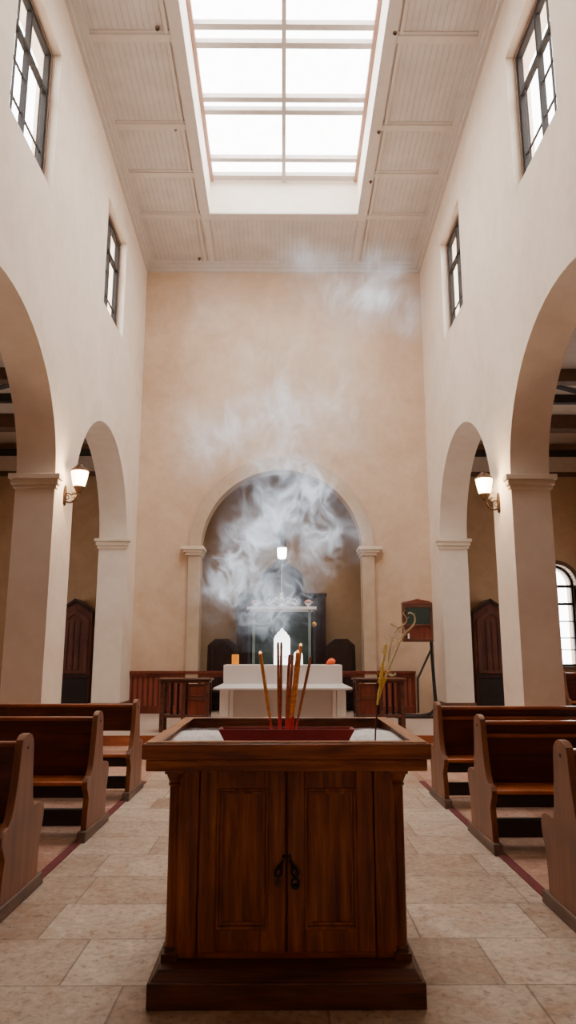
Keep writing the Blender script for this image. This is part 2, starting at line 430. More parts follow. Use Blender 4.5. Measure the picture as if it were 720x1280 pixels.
# rear wall behind the viewer
m = MB()
m.prism([(-AISLE, 0), (AISLE, 0), (AISLE, 12.3), (-AISLE, 12.3)], [], XZ, YR-.4, YR)
struct(m.build('wall_rear', 'wall_plaster', smooth=0))
for s, nm in ((-1, 'left'), (1, 'right')):
    m = MB()
    holes = [[(a-.45, 1.3), (a+.45, 1.3)]+list(reversed(arc(a, .45, 3.2, .45, 16))) for a in (10.4, 13.2)]  # openings for unseen windows, added to brighten the aisles
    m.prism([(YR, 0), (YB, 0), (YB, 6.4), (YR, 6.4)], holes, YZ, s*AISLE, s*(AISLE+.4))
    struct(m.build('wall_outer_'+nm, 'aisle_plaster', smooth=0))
    # warm-toned lining of the aisle side of the end wall
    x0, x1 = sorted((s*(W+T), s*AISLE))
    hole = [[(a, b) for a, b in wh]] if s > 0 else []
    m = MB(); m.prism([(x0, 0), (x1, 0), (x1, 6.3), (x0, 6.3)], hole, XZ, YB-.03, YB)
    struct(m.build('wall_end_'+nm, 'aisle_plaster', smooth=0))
    # aisle ceilings with beams
    m = MB(); m.box(x0, x1, YR, YB, 5.95, 6.15)
    struct(m.build('ceiling_'+nm, 'aisle_ceiling_white', smooth=0))
# nave ceiling with skylight opening
SX, SY0, SY1, SH = 1.56, 6.0, 13.66, .82
m = MB()
m.prism([(-W-T, YR), (W+T, YR), (W+T, YB+.3), (-W-T, YB+.3)], [[(-SX-.06, SY0-.06), (SX+.06, SY0-.06), (SX+.06, SY1+.06), (-SX-.06, SY1+.06)]], lambda u, v, w: (u, v, zc(v)+w), 0, .12)
struct(m.build('ceiling', 'ceiling_boards', smooth=0))
def slab(m, x0, x1, y0, y1, h0, h1):      # a board following the ceiling slope
    m.hexa([(x0, y0, zc(y0)+h0), (x1, y0, zc(y0)+h0), (x1, y1, zc(y1)+h0), (x0, y1, zc(y1)+h0),
            (x0, y0, zc(y0)+h1), (x1, y0, zc(y0)+h1), (x1, y1, zc(y1)+h1), (x0, y1, zc(y1)+h1)])
m = MB()
slab(m, -SX-.1, -SX, SY0-.1, SY1+.1, 0, SH); slab(m, SX, SX+.1, SY0-.1, SY1+.1, 0, SH)
slab(m, -SX, SX, SY1, SY1+.1, 0, SH); slab(m, -SX, SX, SY0-.1, SY0, 0, SH)
struct(m.build('trim_2', 'well_paint', smooth=0))
# flat board around the opening, cross battens, long battens, cornice
m = MB()
for s in (-1, 1):
    a, b = sorted((s*SX, s*(SX+.2))); slab(m, a, b, SY0-.2, SY1+.2, -.035, 0)
    a, b = sorted((s*(SX+.24), s*(SX+.29))); slab(m, a, b, YR, YB, -.03, 0)
slab(m, -SX, SX, SY1, SY1+.2, -.035, 0); slab(m, -SX, SX, SY0-.2, SY0, -.035, 0)
struct(m.build('trim_3', 'white_trim', smooth=0))
m = MB()
for y in (-2., .0, 2., 4.2, 6., 7.8, 9.6, 11.35, 12.54, 13.75):
    for s in (-1, 1):
        a, b = sorted((s*(SX+.2), s*W)); slab(m, a, b, y-.06, y+.06, -.05, 0)
        slab(m, a, b, y-.1, y+.1, -.02, 0)
for x in (-SX-.1, SX+.1):
    slab(m, x-.06, x+.06, SY1+.2, YB, -.04, 0)
struct(m.build('trim_4', 'white_trim', smooth=0))
m = MB()
for s in (-1, 1):
    for d, h0, h1 in ((.18, -.06, 0), (.12, -.12, -.06), (.06, -.19, -.12)):
        a, b = sorted((s*W, s*(W-d))); slab(m, a, b, YR, YB, h0, h1)
for d, h0, h1 in ((.18, -.06, 0), (.12, -.12, -.06), (.06, -.19, -.12)):
    slab(m, -W, W, YB-d, YB, h0, h1)
struct(m.build('trim_5', 'white_trim', smooth=0))

# pillar capitals (impost mouldings) and plinths
tn = [6]
def capital(s, y0, y1, prof, mat='trim_plaster'):
    """impost moulding: caps the reveal between y0 and y1 and returns a little onto the nave face"""
    m = MB()
    for d, z0, z1 in prof:
        xa, xb = sorted((s*(W-d), s*(W+T+d))); m.box(xa, xb, y0-d, y0+.06+d*.5, z0, z1)
        if y1:
            m.box(xa, xb, y1-.06-d*.5, y1+d, z0, z1)
    struct(m.build('trim_%d' % tn[0], mat, bevel=.008)); tn[0] += 1
big = lambda zt: ((.085, zt-.075, zt), (.055, zt-.15, zt-.075), (.03, zt-.2, zt-.15))
for s in (-1, 1):
    capital(s, 4.5, 5.42, big(3.82)); capital(s, 9.84, 10.72, big(3.83))
    capital(s, 14.52, None, ((.085, 3.6, 3.66), (.055, 3.52, 3.6), (.03, 3.46, 3.52)))
    m = MB(); xa, xb = sorted((s*(W-.03), s*(W+T+.03)))
    m.box(xa, xb, 14.49, YB, .15, .42)
    struct(m.build('baseboard_'+('left' if s < 0 else 'right'), 'plinth_wood', bevel=.006))
# arch of the niche: pilasters, archivolt, capitals
RO, RI = 2.0, 1.74
m = MB()
ring = [(NC-RO, .15)]+arc(NC, RO, NS, RO+.05, 48)+[(NC+RO, .15), (NC+RI, .15)]+list(reversed(arc(NC, RI, NS, RI, 48)))+[(NC-RI, .15)]
m.prism(ring, [], XZ, YB-.11, YB+.32)
struct(m.build('trim_%d' % tn[0], 'arch_plaster', smooth=25)); tn[0] += 1
ri2 = RI+.05
m = MB()
ring = [(NC-RO-.0, .15)]+arc(NC, RO-.06, NS, RO-.01, 48)+[(NC+RO, .15), (NC+ri2, .15)]+list(reversed(arc(NC, ri2, NS, ri2, 48)))+[(NC-ri2, .15)]
for s in (-1, 1):
    m = MB(); cx = NC+s*(RO+RI)/2; hw = (RO-RI)/2
    for d, z0, z1 in ((.17, 3.56, 3.63), (.11, 3.5, 3.56), (.05, 3.44, 3.5)):
        m.box(cx-hw-d, cx+hw+d*.45, YB-.11-d*.6, YB+.36, z0, z1)
        if s > 0: pass
    o = struct(m.build('trim_%d' % tn[0], 'trim_plaster', bevel=.006)); tn[0] += 1
    if s > 0:
        for v in o.data.vertices: v.co.x = 2*cx-v.co.x
        o.data.flip_normals()
# wainscot along the back wall and the rail that runs on in front of the niche
m = MB(); m.box(-W, -1.72, YB-.06, YB-.02, .15, .95); m.box(1.64, 2.75, YB-.06, YB-.02, .15, .95)
struct(m.build('trim_%d' % tn[0], 'beadboard', smooth=0)); tn[0] += 1
m = MB(); m.box(-W, 2.77, YB-.13, YB-.02, .95, 1.01); m.box(-W, 2.76, YB-.1, YB-.03, .89, .95)
for x0, x1 in ((-W, -1.72), (1.64, 2.75)): m.box(x0, x1, YB-.09, YB-.03, .15, .3)
m.box(2.7, 2.76, YB-.08, YB-.02, .15, .95)
struct(m.build('trim_%d' % tn[0], 'red_wood', bevel=.006)); tn[0] += 1
# dark red carpet edging along the aisle
for s in (-1, 1):
    xa, xb = sorted((s*1.47, s*1.53)); m = MB(); m.box(xa, xb, 2.2, 8.2, 0, .008)
    struct(m.build('trim_%d' % tn[0], 'carpet_red', smooth=0)); tn[0] += 1
# aisle beams, ties and diagonal braces
for s in (-1, 1):
    x0, x1 = sorted((s*(W+T), s*AISLE))
    m = MB()
    for y in (1.5, 4., 6.5, 9., 11.2): m.box(x0, x1, y-.1, y+.1, 5.73, 5.95)
    m.box(x0, x1, 13.4, 13.7, 5.66, 5.95)
    m.box(x0, x1, YB-.12, YB-.03, 5.2, 5.3)
    struct(m.build('trim_%d' % tn[0], 'beam_brown', bevel=.01)); tn[0] += 1
    m = MB()
    m.box(x0, x1, 12.3, 12.42, 5.8, 5.95); m.box(x0, x1, YB-.22, YB-.03, 5.62, 5.78)
    def brace(xa, ya, xb, yb):
        m.tube([(xa, ya, 5.92), (xb, yb, 5.92)], .05, 4)
    for y in (11.3, 13.8): brace(s*3.8, y, s*5.6, y+1.0 if y < 13 else y+1.4)
    struct(m.build('trim_%d' % tn[0], 'beam_dark', smooth=0)); tn[0] += 1
    m = MB(); m.hexa([(x0, YB-.03, 5.3), (x1, YB-.03, 5.3), (x1, YB-.03, 5.62), (x0, YB-.03, 5.62), (x0, YB-.1, 5.3), (x1, YB-.1, 5.3), (x1, YB-.2, 5.62), (x0, YB-.2, 5.62)])
    struct(m.build('trim_%d' % tn[0], 'aisle_ceiling_white', smooth=0)); tn[0] += 1

# ------------------------------------------------------------------ windows
wn = [1]
def nave_window(s, a, b, z0, z1):
    X = lambda d: s*(W+.12+d)
    def bx(m, ya, yb, za, zb, d0, d1):
        xa, xb = sorted((X(d0), X(d1))); m.box(xa, xb, ya, yb, za, zb)
    m = MB(); f = .06
    bx(m, a, b, z0, z0+f, 0, .1); bx(m, a, b, z1-f, z1, 0, .12); bx(m, a, a+f, z0+f, z1-f, 0, .12); bx(m, b-f, b, z0+f, z1-f, 0, .12)
    root = struct(m.build('window_%d' % wn[0], 'window_wood', bevel=.01)); wn[0] += 1
    m = MB(); g = .105; k = .045
    bx(m, a+f, b-f, z0+f, z0+g, .02, .09); bx(m, a+f, b-f, z1-g, z1-f, .02, .09); bx(m, a+f, a+g, z0+g, z1-g, .02, .09); bx(m, b-g, b-f, z0+g, z1-g, .02, .09)
    m.build('sash', 'window_metal', root)
    yc = (a+b)/2; zt = z0+(z1-z0)*.68
    m = MB(); bx(m, yc-.03, yc+.03, z0+g, z1-g, .02, .09); m.build('mullion', 'window_metal', root)
    m = MB(); bx(m, a+g, b-g, zt-.028, zt+.028, .02, .09); m.build('transom', 'window_metal', root)
    m = MB()
    for zz in (z0+(zt-z0)*.36, z0+(zt-z0)*.7):
        bx(m, a+g, yc-.04, zz-.01, zz+.01, .045, .07)
    bx(m, yc+.04, b-g, z0+(zt-z0)*.36-.01, z0+(zt-z0)*.36+.01, .045, .07)
    bx(m, (a+g+yc)/2-.012, (a+g+yc)/2+.012, z0+g, z1-g, .045, .07)
    bx(m, b-.24, b-.225, z0+g, zt, .045, .07)
    m.build('glazing_bar', 'window_metal', root)
    m = MB(); bx(m, a+.07, b-.07, z0+.07, z1-.07, .055, .06); m.build('pane', 'pane_glass', root, smooth=0)
portals = []
for s in (-1, 1):
    for a, b, z0, z1 in WINS:
        nave_window(s, a, b, z0, z1)
        portals.append(((s*(W+.5), (a+b)/2, (z0+z1)/2), (0, -s*PI/2*-1, 0), b-a, z1-z0, s))
def arched_window(root_name, frame_mat, f, t0, t1, c, half, z0, sp):
    """an arched casement in a wall; f maps (u, z, depth) into the room"""
    out = [(c-half, z0), (c+half, z0)]+list(reversed(arc(c, half, sp, half, 20)))
    h2 = half-.05
    inn = [(c-h2, z0+.05), (c+h2, z0+.05)]+list(reversed(arc(c, h2, sp, h2, 20)))
    m = MB(); m.prism(out, [inn], f, t0, t1)
    root = struct(m.build(root_name, frame_mat))
    m = MB()
    def bar(ua, ub, za, zb): m.prism([(ua, za), (ub, za), (ub, zb), (ua, zb)], [], f, t0+.01, t1-.01)
    for z, w in ((sp-.02, .03), (sp-.4, .025)): bar(c-h2, c+h2, z-w, z+w)
    bar(c-.03, c+.03, z0+.05, sp-.4)
    for z in (z0+.35, z0+.6, z0+.95): bar(c-h2, c+h2, z-.012, z+.012)
    m.build('glazing_bar', 'window_metal', root)
    m = MB(); m.prism(inn, [], f, (t0+t1)/2-.003, (t0+t1)/2+.003); m.build('pane', 'pane_glass', root, smooth=0)
    return root
arched_window('window_5', 'window_metal', XZ, YB+.12, YB+.2, 5.86, .44, 1.1, 2.82)
m = MB(); oo = [(5.86-.53, 1.1)]+arc(5.86, .53, 2.82, .53, 24)+[(5.86+.53, 1.1), (5.86+.44, 1.1)]+list(reversed(arc(5.86, .44, 2.82, .44, 24)))+[(5.86-.44, 1.1)]
m.prism(oo, [], XZ, YB-.07, YB+.1); m.box(5.3, 6.42, YB-.12, YB+.1, 1.03, 1.1)
struct(m.build('trim_%d' % tn[0], 'beam_brown', smooth=25)); tn[0] += 1
k = 6
for s in (-1, 1):
    for y in (10.4, 13.2):  # out-of-view windows, added to bring more light into the aisles
        arched_window('window_%d' % k, 'window_metal', YZ, *sorted((s*(AISLE+.1), s*(AISLE+.18))), y, .45, 1.3, 3.2); k += 1
# skylight
m = MB(); slab(m, -SX, -SX+.07, SY0, SY1, SH-.1, SH); slab(m, SX-.07, SX, SY0, SY1, SH-.1, SH)
root = struct(m.build('window_%d' % k, 'skylight_edge', smooth=0))
m = MB(); slab(m, -.035, .035, SY0, SY1, SH-.12, SH)
m.build('mullion', 'skylight_bar', root, smooth=0)
for y, w in ((13.56, .07), (13.06, .05), (11.86, .055), (11.57, .055), (10.46, .055), (10.12, .055), (9.0, .055), (8.7, .055), (7.6, .055), (7.3, .055), (6.05, .05)):
    m = MB(); slab(m, -SX+.05, SX-.05, y-w, y+w, SH-.09, SH); m.build('crossbar', 'skylight_bar', root, smooth=0)
m = MB(); slab(m, -SX, SX, SY0, SY1, SH, SH+.01); m.build('pane', 'skylight_glass', root, smooth=0)

# ------------------------------------------------------------------ incense cabinet
CX, CY = .015, 3.08
cab = thing('incense_cabinet', (CX, CY, 0), 'large dark brown two-door wooden altar cabinet with ash tray top in the aisle', 'cabinet')
TW = .60; TD = 1.2
# plinth with a sloped top moulding
m = MB(); m.box(-.545, .545, .02, 1.14, 0, .095)
m.hexa([(-.535, .03, .095), (.535, .03, .095), (.535, 1.13, .095), (-.535, 1.13, .095), (-.512, .075, .125), (.512, .075, .125), (.512, 1.09, .125), (-.512, 1.09, .125)])
m.build('plinth', 'cabinet_base', cab, bevel=.005)
m = MB(); m.box(-.47, .47, .19, 1.02, .125, .87); m.build('carcass', 'cabinet_wood', cab, bevel=.004)
# front stiles beside the doors
for s in (-1, 1):
    xa, xb = sorted((s*.372, s*.462)); MB().box(xa, xb, .172, .192, .125, .86).build('stile', 'cabinet_wood', cab, bevel=.004)
MB().box(-.37, .37, .176, .192, .125, .15).build('bottom_rail', 'cabinet_wood_x', cab, bevel=.003)
# turned quarter columns at the corners
for s in (-1, 1):
    for yy in (.185, 1.0):
        c = (s*.478, yy, 0)
        m = MB(); m.lathe([(.022, .17), (.022, .80)], c, 16); m.build('corner_column', 'cabinet_wood', cab)
        m = MB(); m.box(c[0]-.034, c[0]+.034, yy-.034, yy+.034, .125, .15); m.lathe([(.03, .15), (.026, .158), (.03, .166), (.024, .175)], c, 16)
        m.build('column_base', 'cabinet_base', cab)
        m = MB(); m.lathe([(.022, .795), (.03, .805), (.025, .815), (.036, .84), (.04, .85)], c, 16); m.box(c[0]-.04, c[0]+.04, yy-.04, yy+.04, .85, .872)
        m.build('column_capital', 'cabinet_wood_x', cab)
# doors
def door(s):
    x0, x1 = (-.367, -.004) if s < 0 else (.004, .367)
    z0, z1 = .152, .865; y = .172
    m = MB(); st = .072
    m.box(x0, x0+st, y-.012, y+.016, z0, z1); m.box(x1-st, x1, y-.012, y+.016, z0, z1)
    m.box(x0+st, x1-st, y-.012, y+.016, z0, z0+.085); m.box(x0+st, x1-st, y-.012, y+.016, z1-.075, z1)
    d = m.build('door', 'cabinet_wood', cab, bevel=.004)
    a, b, c, e = x0+st, x1-st, z0+.085, z1-.075
    m = MB(); m.box(a-.002, b+.002, y+.010, y+.0165, c-.002, e+.002); m.build('panel', 'cabinet_panel', d)
    m = MB(); w = .02
    for k2, (q, h) in enumerate(((0, .001), (.013, .010))):
        A, B, C, E = a+q, b-q, c+q, e-q; ww = .012
        m.prism([(A, C), (B, C), (B, E), (A, E)], [[(A+ww, C+ww), (B-ww, C+ww), (B-ww, E-ww), (A+ww, E-ww)]], XZ, y-.012+h, y+.0105)
    m.build('panel_moulding', 'cabinet_wood', d, bevel=.003)
    # dark bail handle: a hanging loop leaning away from the meeting line
    hx = s*.012; hz = .508; yy = y-.014
    m = MB(); m.ball((hx, yy, hz+.012), .009, 1)
    loop = [(hx, yy-.006, hz), (hx+s*.014, yy-.008, hz-.018), (hx+s*.030, yy-.01, hz-.036), (hx+s*.034, yy-.01, hz-.056), (hx+s*.022, yy-.01, hz-.064), (hx+s*.010, yy-.01, hz-.050), (hx+s*.012, yy-.01, hz-.032), (hx+s*.008, yy-.008, hz-.014), (hx, yy-.006, hz)]
    m.tube(smooth_path(loop, 4), .0055, 8); m.prism([(hx, hz), (hx+s*.026, hz-.038), (hx+s*.013, hz-.042)], [], XZ, yy-.006, yy+.001)
    m.build('handle', 'black_iron', d)
    if s > 0:
        m = MB(); cx, cz = .036, .415
        ringp = [(cx+.015*math.cos(t*PI/8), y-.016, cz+.02*math.sin(t*PI/8)) for t in range(17)]
        m.tube(ringp, .005, 8); m.lathe([(.009, y-.02), (.012, y-.012)], (cx, 0, cz-.012), 12, 'y'); m.ball((cx, y-.016, cz+.022), .006, 1)
        m.build('lock_escutcheon', 'black_iron', d)
    else:
        m = MB(); m.prism([(-.046, .40), (-.026, .40), (-.022, .425), (-.036, .44), (-.05, .425)], [], XZ, y-.014, y-.0115)
        m.build('escutcheon_mark', 'cabinet_base', d)
door(-1); door(1)
# top: neck, lower tier, upper tier, raised rim of the tray
m = MB(); m.box(-.515, .515, .10, 1.10, .868, .895); m.build('neck_moulding', 'cabinet_wood_x', cab, bevel=.006)
m = MB(); m.box(-.575, .575, .0, 1.19, .882, .93); m.build('lower_tier', 'cabinet_wood_x', cab, bevel=.006)
def frame4(m, x0, x1, y0, y1, w, z0, z1, wf=None):
    wf = wf or w
    m.prism([(x0, y0), (x1, y0), (x1, y1), (x0, y1)], [[(x0+w, y0+wf), (x1-w, y0+wf), (x1-w, y1-w), (x0+w, y1-w)]], XY, z0, z1)
m = MB(); frame4(m, -.59, .59, -.02, 1.21, .05, .93, .992)
m.build('upper_tier', 'cabinet_wood_x', cab, bevel=.007)
m = MB(); frame4(m, -.575, .575, -.005, 1.195, .055, .992, .998)
m.build('tray_rim', 'rim_wood', cab, bevel=.002)
m = MB(); m.box(-.545, .545, .02, 1.17, .915, .932); m.build('tray_floor', 'cabinet_base', cab)
# bed of ash and sand inside the tray, heaped at both ends
m = MB(); nx, ny = 60, 50; gv = []
for i in range(nx+1):
    row = []
    for j in range(ny+1):
        x = -.538+1.076*i/nx; y = .032+1.126*j/ny
        h = .962+.018*math.exp(-((abs(x)-.42)/.10)**2)*math.exp(-((y-.52)/.32)**2)
        h -= .02*max(0, (y-.8)/.36)
        h += .007*noise.noise((x*9, y*9, 1.3))+.004*noise.noise((x*31, y*31, 4.))
        if abs(x) < .36 and .1 < y < .42: h = min(h, .955)
        row.append(m.bm.verts.new((x, y, h)))
    gv.append(row)
for i in range(nx):
    for j in range(ny): m.bm.faces.new((gv[i][j], gv[i+1][j], gv[i+1][j+1], gv[i][j+1]))
ash = m.build('ash_bed', 'ash', smooth=60); ash.location = (CX, CY, 0)
tag(ash, 'pale grey incense ash and sand heaped in the tray of the cabinet', 'ash', kind='stuff')
# dark red boat-shaped trough set in the ash
tr = thing('incense_trough', (CX, CY+.17, .968), 'long dark red trough with sloping ends holding the incense sticks', 'incense holder')
prof = [(-.262, 0), (.262, 0), (.297, .062), (-.297, .062)]
TDp = .115
m = MB(); m.prism(prof, [], XZ, 0, .010); m.prism(prof, [], XZ, TDp-.010, TDp)
for s in (-1, 1):
    m.hexa([(s*.262, .01, 0), (s*.25, .01, 0), (s*.25, TDp-.01, 0), (s*.262, TDp-.01, 0), (s*.297, .01, .062), (s*.285, .01, .062), (s*.285, TDp-.01, .062), (s*.297, TDp-.01, .062)])
m.box(-.262, .262, .01, TDp-.01, 0, .008); m.build('trough_shell', 'trough_red', tr)
MB().hexa([(-.249, .011, .009), (.249, .011, .009), (.249, TDp-.011, .009), (-.249, TDp-.011, .009), (-.27, .011, .045), (.27, .011, .045), (.27, TDp-.011, .045), (-.27, TDp-.011, .045)]).build('ash_fill', 'ash', tr)
# incense sticks
F, HOR, VX, HC = 900., 818., 354., 1.35
PITCH = math.atan((HOR-640)/F); YAW = math.atan((VX-360)*math.cos(PITCH)/F)
RZ = Matrix.Rotation(YAW, 3, 'Z')
FW = RZ @ Vector((0, math.cos(PITCH), math.sin(PITCH))); RT = RZ @ Vector((1, 0, 0)); UP = RZ @ Vector((0, -math.sin(PITCH), math.cos(PITCH)))
sticks = [  # base x, top x, top z, depth offsets of base and top, thickness
    (-.045, -.105, 1.36, 3.36, 3.40, .0062, 'incense_brown', 'leftmost incense stick, leaning left on its own with a pale ash tip'),
    (-.018, -.024, 1.40, 3.37, 3.42, .0048, 'incense_dark', 'left stick of the tall close pair in front of the white arched panel'),
    (-.012, -.009, 1.40, 3.39, 3.43, .0048, 'incense_dark', 'right stick of the tall close pair in front of the white arched panel'),
    (.010, .028, 1.345, 3.35, 3.39, .0052, 'incense_dark', 'dark upright incense stick just right of the tall close pair'),
    (.018, .044, 1.345, 3.40, 3.44, .0048, 'incense_dark', 'dark thin incense stick in front of the white candle'),
    (.022, .066, 1.365, 3.37, 3.40, .0055, 'incense_brown', 'light brown incense stick against the right edge of the white candle'),
    (.034, .081, 1.395, 3.38, 3.42, .0062, 'incense_brown', 'tallest right-leaning incense stick with a glowing ragged tip'),
    (.046, .126, 1.335, 3.36, 3.40, .0050, 'incense_dark', 'rightmost incense stick, leaning far to the right')]
for bx_, tx_, tz_, by_, ty_, r_, mt_, lb_ in sticks:
    base = Vector((bx_, 3.29+(by_-3.35)*.7, .985)); top = Vector((tx_, ty_-.05, tz_)); r_ *= 1.25; d = top-base
    t = thing('incense_stick', base, lb_, 'incense', 'incense sticks standing in the red trough')
    P = lambda k: tuple(d*k)
    m = MB(); m.tube([P(0), P(.25)], r_*.72, 8); m.build('bare_stem', 'stick_red', t)
    m = MB(); n_ = 9; m.tube([P(.22+.76*i/n_) for i in range(n_+1)], [r_*(.7+.3*min(1, i/2))*(1+.06*math.sin(i*2.1)) for i in range(n_+1)], 8); m.build('incense_coating', mt_, t)
    m = MB(); m.tube([P(.98), P(.995), P(1.012)], [r_*.85, r_*.95, r_*.5], 8); m.build('ash_tip', 'ash_tip' if mt_ == 'incense_brown' else 'incense_dark', t)

# golden dried branch standing in the ash at the right
def px(x, y, Y):       # a point at distance Y seen in that direction of the photo
    d = FW+RT*((x-360)/F)+UP*((640-y)/F); k = Y/d.y
    return Vector((0, 0, HC))+d*k
gy = 3.36
gb = px(469, 928, gy)
gb.z = .965
br_ = thing('golden_branch', gb, 'tall gilded dried branch with curled tips stuck upright in the ash', 'dried branch')
def gp(x, y, dy=0.): return tuple(px(440+x/7.2, 760+y/7.2, gy+dy)-gb)
m = MB(); m.tube(smooth_path([(0, 0, 0), gp(213, 1080), gp(221, 960), gp(230, 860)], 4), .0036, 8); m.build('stem', 'twig_red', br_)
m = MB()
m.tube(smooth_path([gp(230, 870), gp(238, 800), gp(262, 700), gp(290, 620)], 5), [.005]*6+[.008]*5+[.006]*5, 8)
for q in ([gp(235, 830), gp(262, 730), gp(252, 640), gp(262, 540), gp(292, 440), gp(300, 360), gp(290, 325)],
          [gp(240, 800), gp(270, 700), gp(275, 600), gp(285, 500), gp(305, 420), gp(318, 350)],
          [gp(245, 780), gp(285, 680), gp(310, 610), gp(322, 580)],
          [gp(240, 820), gp(250, 700), gp(246, 660), gp(256, 610), gp(270, 585)]):
    q = [tuple(Vector(p)+Vector((0, random.uniform(-.02, .02)*(i > 1), 0))) for i, p in enumerate(q)]
    pp = smooth_path(q, 5); n_ = len(pp); m.tube(pp, [.0052*(1-.7*i/(n_-1)) for i in range(n_)], 7)
    for _ in range(7):    # small side spurs and husks
        i = random.randrange(n_//4, n_-1); p = pp[i]; e = Vector((random.uniform(-.02, .02), random.uniform(-.015, .015), random.uniform(.008, .03)))
        m.tube([p, p+e*.6, p+e+Vector((0, 0, .006))], [.0022, .0016, .0006], 6)
m.build('gilded_twigs', 'gold_twig', br_)
m = MB()
for q, r0 in (([gp(300, 620), gp(345, 520), gp(385, 410), gp(430, 310), gp(480, 225), gp(545, 165), gp(568, 110), gp(555, 60), gp(515, 42), gp(505, 55)], .0042),
          ([gp(330, 560), gp(335, 470), gp(345, 380), gp(350, 310), gp(380, 295), gp(410, 305)], .003),
          ([gp(325, 480), gp(350, 330), gp(368, 265), gp(360, 300)], .0022),
          ([gp(285, 480), gp(320, 330), gp(300, 265), gp(312, 250)], .002),
          ([gp(385, 225), gp(420, 180), gp(460, 155), gp(492, 115), gp(482, 75), gp(455, 45)], .003),
          ([gp(350, 140), gp(385, 165), gp(415, 190), gp(435, 225)], .0026),
          ([gp(395, 395), gp(420, 290), gp(470, 220), gp(465, 180), gp(440, 155)], .0022),
          ([gp(330, 595), gp(355, 608), gp(390, 600), gp(388, 582)], .003),
          ([gp(300, 400), gp(285, 380), gp(280, 400)], .0018),
          ([gp(255, 560), gp(248, 530), gp(262, 520)], .0018),
          ([gp(370, 440), gp(400, 370), gp(425, 345)], .0018)):
    pp = smooth_path(q, 6); n_ = len(pp); m.tube(pp, [r0*1.35*(1-.55*i/(n_-1)) for i in range(n_)], 7)
    for _ in range(4):
        i = random.randrange(n_//3, n_-1); p = pp[i]; e = Vector((random.uniform(-.016, .016), random.uniform(-.012, .012), random.uniform(.004, .02)))
        m.tube([p, p+e*.6, p+e], [.0014, .001, .0005], 5)
m.build('curled_twigs', 'pale_gold_twig', br_)

# ------------------------------------------------------------------ pews
def pew(label, group, back_style, s):
    """faces the viewer (-y); origin on the floor under the top knob; runs away from the aisle in +x*s"""
    t = thing('church_pew', (0, 0, 0), label, 'pew', group)
    L = 1.66
    prof = [(-.30, .06), (-.285, .2), (-.262, .30), (-.29, .345), (-.325, .39), (-.325, .43), (-.30, .455), (-.24, .465), (-.205, .50),
            (-.17, .58), (-.14, .70), (-.125, .80), (-.12, .865), (-.10, .91), (-.06, .935), (-.0, .94), (.045, .925), (.075, .895), (.085, .85),
            (.10, .70), (.125, .55), (.15, .5), (.20, .505), (.27, .505), (.325, .485), (.345, .44), (.335, .38), (.30, .30), (.285, .2), (.28, .06)]
    for e in (0, 1):
        xa, xb = (s*.0, s*.042) if e == 0 else (s*(L-.042), s*L)
        xa, xb = sorted((xa, xb))
        m = MB(); m.prism(prof, [], YZ, xa, xb); end = m.build('pew_end', 'pew_end', t, bevel=.01, seg=3)
        m = MB(); m.hexa([(xa-.012, -.37, 0), (xb+.012, -.37, 0), (xb+.012, .38, 0), (xa-.012, .38, 0), (xa-.012, -.34, .075), (xb+.012, -.34, .075), (xb+.012, .35, .075), (xa-.012, .35, .075)])
        m.build('foot', 'pew_foot', t, bevel=.006)
        if e == 0:
            xx = s*-.001
            m = MB(); m.lathe([(.011, -.002), (.008, .003)], (xx, -.02, .86), 12, 'x'); m.build('dowel_plug', 'pew_dark', end)
    xa, xb = sorted((s*.036, s*(L-.036)))
    m = MB(); m.hexa([(xa, -.335, .405), (xb, -.335, .405), (xb, .09, .39), (xa, .09, .39), (xa, -.335, .437), (xb, -.335, .437), (xb, .09, .422), (xa, .09, .422)])
    m.build('seat', 'pew_seat', t, bevel=.01)
    tilt = lambda z: .045-(z-.42)*.12+.02
    def board(z0, z1, th, off=0.):
        m = MB(); m.hexa([(xa, tilt(z0)-th-off, z0), (xb, tilt(z0)-th-off, z0), (xb, tilt(z0), z0), (xa, tilt(z0), z0), (xa, tilt(z1)-th-off, z1), (xb, tilt(z1)-th-off, z1), (xb, tilt(z1), z1), (xa, tilt(z1), z1)])
        return m
    if back_style == 'open':
        board(.62, .875, .03).build('back_board', 'desk_wood', t, bevel=.006)
    else:
        board(.42, .87, .025).build('back_board', 'pew_back', t, bevel=.006)
    m = board(.865, .895, .05, .025); m.build('top_rail', 'pew_rail', t, bevel=.01)
    if back_style == 'railed':
        m = board(.765, .795, .03, .02); m.build('back_rail', 'pew_rail', t, bevel=.008)
    if back_style == 'panel':
        m = board(.77, .865, .03, .004); m.build('back_rail', 'pew_back', t, bevel=.004)
    m = MB(); m.box(xa, xb, -.285, -.255, .31, .40); m.build('seat_apron', 'pew_dark', t)
    m = MB(); m.box(xa, xb, .18, .21, .24, .31); m.build('rear_stretcher', 'pew_dark', t)
    m = MB(); m.box(xa, xb, -.26, -.22, .10, .215); m.build('front_stretcher', 'pew_dark', t)
    m = MB(); m.box(xa, xb, .20, .24, .06, .13); m.build('bottom_rail', 'pew_dark', t)
    return t
EX = 1.455
G = 'wooden pews along the aisle'
for s, rows in ((-1, [(4.32, 'panel', 'nearest pew on the left of the aisle, cut by the photo edge'),
                      (5.98, 'panel', 'second pew from the viewer on the left, with solid dark back and orange seat'),
                      (7.5, 'open', 'farthest pew on the left, its back a narrow board with an open gap below')]),
                (1, [(3.97, 'railed', 'nearest pew on the right of the aisle, cut by the photo edge'),
                     (5.62, 'railed', 'second pew from the viewer on the right, with two light rails over dark back'),
                     (7.14, 'railed', 'farthest pew on the right, in front of the right pillar'),
                     ])):
    for y, st, lb in rows:
        p = pew(lb, G, st, s); p.location = (s*EX, y, 0); p.scale = (1, 1, .965)
sb = pew('dark bench in the right side aisle below the arched window', None, 'panel', 1)
